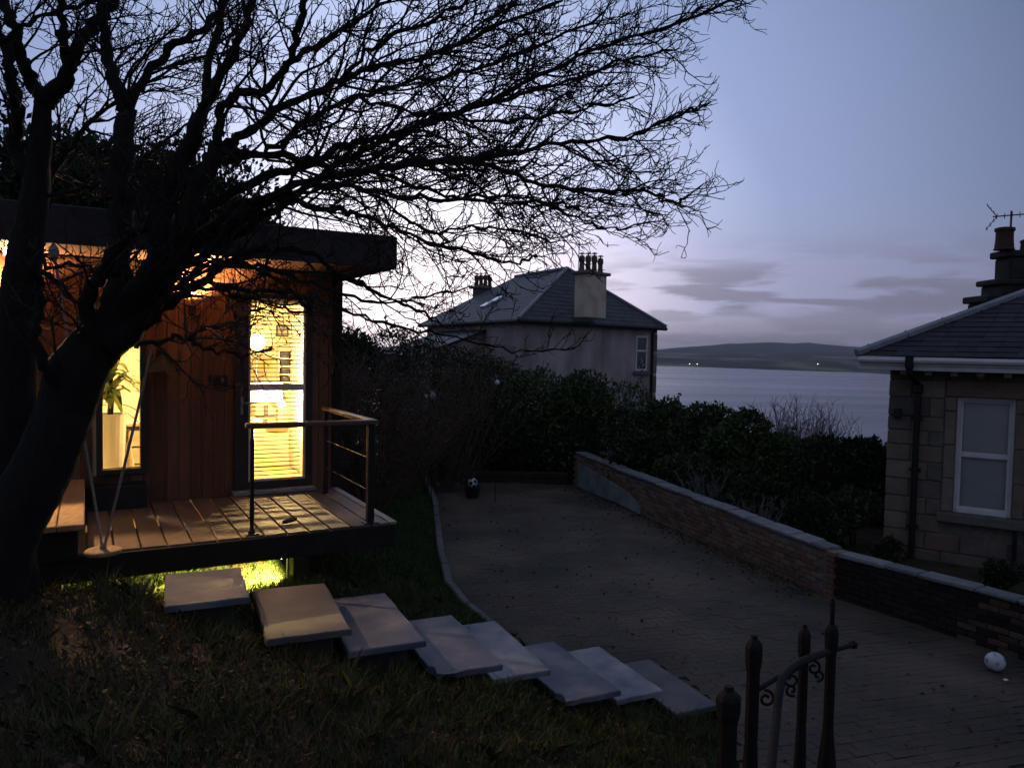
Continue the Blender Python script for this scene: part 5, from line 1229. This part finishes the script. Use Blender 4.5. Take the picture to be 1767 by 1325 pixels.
# ------------------------------------------------------------------ bits at the far end of the drive
def build_far_end():
    g = np.random.default_rng(71)
    t = thing('sleeper_edging', 'two dark timber sleepers stacked across the far end of the drive', 'edging', (-1.55, 18.75, 0))
    for i in range(2): MB().box((1.5, 0, .06 + i * .145), (3.0, .2, .14), 0, 0, .015).obj('sleeper', sleeperm, t)
    t = thing('garden_fence', 'grey board fence in the shadows behind the far end of the drive', 'fence', (-2.6, 20.4, -.2))
    for i in range(26): MB().box((i * .165, g.normal(0, .004), .62 + g.normal(0, .012)), (.155, .022, 1.25), 0, 0, .004).obj('board', fencem, t)
    for z in (.25, .95): MB().box((2.05, .04, z), (4.3, .05, .08)).obj('rail', fencem, t)
    p = PZ(806, 838, 0.0); t = thing('gate_post', 'slim dark timber post at the left corner of the drive end', 'post', (p[0], p[1], 0), .2)
    MB().box((0, 0, .55), (.12, .12, 1.3), 0, 0, .012).obj('shaft', hut_dark, t); MB().box((0, 0, 1.215), (.15, .15, .03), 0, 0, .008).obj('cap', hut_dark, t)
    p = PZ(815, 860, 0); t = thing('plant_pot', 'dark plant pot at the far left corner of the drive', 'pot', (p[0], p[1], 0))
    MB().lathe([(.13, 0), (.135, .02), (.18, .24), (.20, .25), (.20, .28), (.17, .28), (.16, .24)], 16).obj('body', black, t); MB().lathe([(.16, .22), (.1, .235), (.01, .24)], 12).obj('soil', soilm, t)
    ball('football', 'black and white football resting on the dark plant pot', (p[0], p[1], .35), .11, True)
    p = PZ(1717, 1143, .1); ball('white_ball', 'white scuffed ball lying by the wall on the near part of the drive', (p[0], p[1], .112), .097, False)
    p = PZ(1735, 1178, 0); t = thing('paper_scrap', 'small scrap of pale litter on the drive near the white ball', 'litter', (p[0], p[1], .032), .4); t.scale = (.55, .55, .55)
    k = MB(); k.add([(-.05, -.03, 0), (.04, -.035, .01), (.05, .03, .012), (-.03, .04, .004), (0, 0, .035)], [(0, 1, 4), (1, 2, 4), (2, 3, 4), (3, 0, 4)]); k.obj('paper', whitem, t)
    for (px, py, r_, lab) in ((735, 684, .045, 'smaller of two pale globes in the dark hedge'), (747, 683, .07, 'larger of two pale globes in the dark hedge'), (858, 660, .055, 'single pale globe beside the coping in the hedge')):
        p = PY(px, py, 16.2); t = thing('garden_globe', lab, 'globe light', p, 0, 'pale globes on stems in the hedge')
        MB().lathe([(r_ * .1, -r_), (r_ * .7, -r_ * .7), (r_, 0), (r_ * .7, r_ * .7), (r_ * .1, r_)], 12).obj('globe', mat('opal_globe', (.75, .77, .8), None, .3), t, smooth=True); MB().tube([(0, 0, -r_), (0, 0, -p[2])], .008, 5).obj('stem', metal_dk, t)
    a = PY(818, 648, 22.2); b = PY(872, 664, 20.6)
    t = thing('stone_wall', 'mossy pale coping of an old wall showing through the hedge', 'wall', (0, 0, 0))
    d = b - a; L = np.linalg.norm(d[:2]); an = math.atan2(d[1], d[0])
    MB().box(tuple((a + b) / 2 - (0, 0, 1.5)), (L, .22, 2.7), 0, an, .01).obj('core', renderm, t)
    for i in range(4): MB().box(tuple(a + d * (i + .5) / 4), (L / 4 - .02, .32, .14), 0, an, .03).obj('coping_stone', copem[i % 3], t)
    c = PY(1352, 745, 26); t = thing('shed', 'pale shed with a pitched roof half hidden by shrubs near the sea', 'shed', (c[0], c[1], c[2] - 2.2), R(-30))
    MB().box((0, 0, 1.0), (1.5, 1.2, 2.0), 0, 0, .01).obj('wall', fencem, t)
    for s in (1, -1):
        k = MB(); k.box((s * .42, 0, 2.14), (1.1, 1.5, .05), 0, 0, .005, Matrix.Rotation(0, 3, 'Y')); k.v = [(x, y, z - abs(x) * .75 + .32) for x, y, z in k.v]; k.obj('roof', leadm, t)
def ball(name, label, c, r_, spots):
    t = thing(name, label, 'ball', c)
    import bmesh
    bm = bmesh.new(); bmesh.ops.create_icosphere(bm, subdivisions=4, radius=r_)
    ph = (1 + 5 ** .5) / 2; ax = [Vector(v).normalized() for v in [(0, 1, ph), (0, 1, -ph), (0, -1, ph), (0, -1, -ph), (1, ph, 0), (1, -ph, 0), (-1, ph, 0), (-1, -ph, 0), (ph, 0, 1), (ph, 0, -1), (-ph, 0, 1), (-ph, 0, -1)]]
    me = bpy.data.meshes.new('skin'); 
    me.materials.append(mat('ball_white', (.72, .74, .78), (.55, .57, .60), .5, 14)); me.materials.append(black if spots else mat('ball_scuff', (.45, .46, .50), (.3, .3, .34), .6, 9))
    for f in bm.faces:
        f.smooth = True; d = f.calc_center_median().normalized(); m = max(d.dot(a) for a in ax)
        if (m > .925 if spots else m > .972): f.material_index = 1
    bm.to_mesh(me); bm.free(); o = link('skin', me, t)
    o.rotation_euler = (.4, .7, .3)
    MB().lathe([(.002, -.001), (.006, 0), (.002, .001)], 8, (0, 0, r_ + .0005)).obj('valve', black, t)
build_far_end()

# ------------------------------------------------------------------ iron railing, bottom right
def build_railing():
    t = thing('iron_railing', 'old wrought iron railing with square-capped posts and scrolls beside the drive', 'railing', (0, 0, 0)); g = np.random.default_rng(81)
    def post(px, py, d, w, flare=1.0, nm='post', cap=True):
        p = PY(px, py, d); z0 = min(gz(p[0], p[1]), .9) - .1; h = p[2] - z0
        k = MB(); prof = [(w * 1.55 * flare, 0), (w * 1.35 * flare, h * .25), (w * 1.05, h * .55), (w * .95, h * .60), (w * 1.0, h * .62), (w * .98, h * .86), (w * 1.25, h * .90), (w * 1.28, h * .955), (w * 1.05, h * .97), (w * .5, h * .985), (w * .45, h)]
        k.lathe(prof, 8, (p[0], p[1], z0)); k.obj(nm, iron, t); return p
    p1 = post(1258, 1183, 3.7, .050); p2 = post(1302, 1095, 4.3, .040, 1.2); p3 = post(1389, 1077, 4.8, .033, 1.1); p4 = post(1436, 1070, 5.0, .036, 1.9)
    MB().tube([p4, p4 + (0, 0, .12), PY(1437, 1032, 5.0)], [.016, .016, .008], 6).obj('finial_rod', iron, t)
    # lower flat bar through the posts
    MB().tube([PY(1306, 1190, 4.3), PY(1342, 1168, 4.5)], .016, 6).obj('cross_bar', iron, t); MB().tube([PY(1362, 1160, 4.6), PY(1392, 1140, 4.8), PY(1436, 1122, 5.0), PY(1474, 1112, 5.15)], .017, 6).obj('cross_bar', iron, t)
    MB().lathe([(.004, -.03), (.03, -.015), (.03, .015), (.004, .03)], 8, tuple(PY(1472, 1112, 5.15))).obj('bar_end', iron, t)
    def scroll(px, py, d, r_, turns, a0, flip=1):
        pts = []
        for i in range(22):
            s = i / 21; a = a0 + flip * s * turns * 2 * math.pi; q = r_ * (1 - .72 * s); pts.append(PY(px + q * math.cos(a), py + q * math.sin(a), d))
        MB().tube(pts, .009, 6).obj('scroll', iron, t)
    scroll(1322, 1205, 4.35, 15, 1.2, R(-100)); scroll(1366, 1172, 4.65, 15, 1.25, R(-90), -1); scroll(1404, 1152, 4.85, 13, 1.2, R(-120)); scroll(1366, 1190, 4.65, 11, 1.1, R(60)); scroll(1412, 1165, 4.9, 10, 1.1, R(100), -1)
    h = thing('curved_handrail', 'dark curved handrail sweeping down in front of the iron railing', 'handrail', (0, 0, 0))
    pts = crom([PY(1330, 1400, 3.5), PY(1331, 1325, 3.7), PY(1339, 1245, 4.0), PY(1346, 1185, 4.2), PY(1358, 1158, 4.35), PY(1385, 1140, 4.6), PY(1425, 1125, 4.9)], 5)
    MB().tube(pts, .024, 10).obj('rail', greyiron, h, smooth=True); MB().lathe([(.004, -.03), (.032, -.01), (.032, .012), (.004, .03)], 10, tuple(pts[-1])).obj('rail_end', greyiron, h)
build_railing()

# ------------------------------------------------------------------ grass, leaf litter
def build_grass():
    g = np.random.default_rng(91)
    hx = lambda x, y: ((x + 2.1) * .870 + (y - 9.1) * .492, -(x + 2.1) * .492 + (y - 9.1) * .870)
    def scatter(n, x0, x1, y0, y1, near):
        x = g.uniform(x0, x1, n); y = g.uniform(y0, y1, n); d, s = edge_dist(x, y); a, b = hx(x, y)
        ok = (s < 0) & (d > .05) & (np.abs(x) / np.maximum(y, .5) < .76) & ~((a > -5.5) & (a < .1) & (b > -.4))
        return x[ok], y[ok]
    def blades(name, x, y, hgt, wid, mats, prob, lean=.5):
        n = len(x); z = ground_z(x, y) - .004; h = hgt * g.uniform(.45, 1.35, n); a = g.uniform(0, 2 * math.pi, n); w = wid * g.uniform(.6, 1.3, n); l = h * lean * g.uniform(.2, 1.4, n); b = g.uniform(0, 2 * math.pi, n)
        P = np.stack([x, y, z], -1); S = np.stack([np.cos(a), np.sin(a), 0 * a], -1) * w[:, None]; D = np.stack([np.cos(b) * l, np.sin(b) * l, h], -1); M = np.stack([np.cos(b) * l * .3, np.sin(b) * l * .3, h * .6], -1)
        V = np.stack([P - S, P + S, P + M + S * .6, P + D, P + M - S * .6], 1).reshape(-1, 3); F = np.arange(n * 5).reshape(n, 5)
        link(name, np_mesh(name, V, F, g.choice(len(mats), n, p=prob), mats), kind='stuff')
    # close bank: tufts with bare patches
    x, y = scatter(150000, -5, 3.2, 2.3, 9, True)
    cov = vnoise(x, y, .5, 21) * .6 + vnoise(x, y, .17, 22) * .4; green = np.clip((x + .4 * y) * .5 + 1.0, .15, 1.0)
    keep = (cov > .62 - .30 * green) & (g.random(len(x)) < .9); x, y = x[keep], y[keep]
    br = (vnoise(x, y, .7, 25) + .25 * g.random(len(x)) - .25 * np.clip((x + 1.5) * .4, -1, 1)) > .62
    blades('grass', x[~br], y[~br], .075 * (.5 + 1.1 * vnoise(x[~br], y[~br], .22, 41)), .0045, grassm, [.30, .22, .26, .14, .08]); blades('dead_grass', x[br], y[br], .065 * (.5 + 1.1 * vnoise(x[br], y[br], .22, 41)), .0042, grassm, [.08, .12, .1, .3, .4], .9)
    # tussocks of longer grass
    x, y = scatter(1500, -5, 2.4, 2.3, 8.5, True); X = []; Y = []; q = vnoise(x, y, .9, 77) > .45; x, y = x[q], y[q]
    for a, b in zip(x, y):
        n = int(g.integers(14, 46)); r_ = g.uniform(.02, .07); X.append(a + g.normal(0, r_, n)); Y.append(b + g.normal(0, r_, n))
    x, y = np.concatenate(X), np.concatenate(Y); d, s_ = edge_dist(x, y); k = (s_ < 0) & (d > .08)
    for i in range(8):
        c, an, w, ll, zs = step_frame(i); dx, dy = x - c[0], y - c[1]; k &= ~((np.abs(dx * math.cos(an) + dy * math.sin(an)) < w / 2 + .03) & (np.abs(-dx * math.sin(an) + dy * math.cos(an)) < ll / 2 + .03))
    x, y = x[k], y[k]; blades('tussocks', x, y, .135, .0042, tussm, [.4, .3, .3], .9)
    # leaves blown along the foot of the wall and over the drive
    A, B_ = np.array(WALL_A[0]), np.array(WALL_A[1]); t_ = g.random(900); p = A + (B_ - A) * t_[:, None]; dn = np.array([-(B_ - A)[1], (B_ - A)[0]]); dn /= np.linalg.norm(dn); dn = dn if dn[0] < 0 else -dn
    p = p + dn * (.16 + np.abs(g.normal(0, .22, 900)))[:, None]; x2, y2 = g.uniform(-1.5, 6, 700), g.uniform(5.2, 18, 700); d2, s2 = edge_dist(x2, y2); m2 = (s2 > 0) & (x2 < 1.4 + (18.5 - y2) * .33); p = np.concatenate([p, np.stack([x2[m2], y2[m2]], -1)])
    P = np.concatenate([p, np.full((len(p), 1), .022)], 1); D = g.normal(size=P.shape); D[:, 2] = np.abs(D[:, 2]) * .25
    link('fallen_leaves', leaf_mesh('fallen_leaves', P, D, .05, brownleaf + grassm[3:4], .6, 8), kind='stuff')
    # weeds and moss in the joint at the foot of the wall
    t_ = g.random(150); p = A + (B_ - A) * t_[:, None] + dn * .15; X = []; Y = []
    for a, b in p: n = int(g.integers(5, 22)); X.append(a + g.normal(0, .03, n)); Y.append(b + g.normal(0, .03, n))
    blades('weeds', np.concatenate(X), np.concatenate(Y), .09, .005, tussm, [.3, .2, .5], .8)
    # lawn beyond the steps
    x, y = scatter(260000, -6, 0, 6.5, 20, False); blades('lawn_grass', x, y, .055, .009, lawnm, [.45, .35, .2])
    # leafy ground cover and litter on the bank
    x, y = scatter(52000, -5, 1.5, 2.3, 7.5, True); cov = vnoise(x, y, .6, 31) * .6 + vnoise(x, y, .2, 32) * .4; k = cov > .55; x, y = x[k], y[k]
    P = np.stack([x, y, ground_z(x, y) + g.uniform(0, .045, len(x))], -1); D = g.normal(size=P.shape); D[:, 2] = np.abs(D[:, 2]) * .6
    link('ground_cover', leaf_mesh('ground_cover', P, D, .026, leafm + brownleaf[:1], .6, 5), kind='stuff')
    x, y = scatter(9000, -5.5, 1.5, 2.3, 8, True); P = np.stack([x, y, ground_z(x, y) + .012 + g.uniform(0, .03, len(x))], -1); D = g.normal(size=P.shape); D[:, 2] *= .3
    link('leaf_litter', leaf_mesh('leaf_litter', P, D, .045, brownleaf, .6, 6), kind='stuff')
build_grass()

# ------------------------------------------------------------------ evening air
def build_haze():
    m = bpy.data.materials.new('air'); m.use_nodes = True; nt = m.node_tree; nt.nodes.clear()
    v = nt.nodes.new('ShaderNodeVolumePrincipled'); v.inputs['Density'].default_value = 8e-5; v.inputs['Color'].default_value = (.86, .88, .95, 1); v.inputs['Anisotropy'].default_value = 0
    o = nt.nodes.new('ShaderNodeOutputMaterial'); nt.links.new(v.outputs[0], o.inputs['Volume'])
    MB().box((0, 5600, 55), (26000, 12400, 236)).obj('haze', m, kind='stuff')
build_haze()
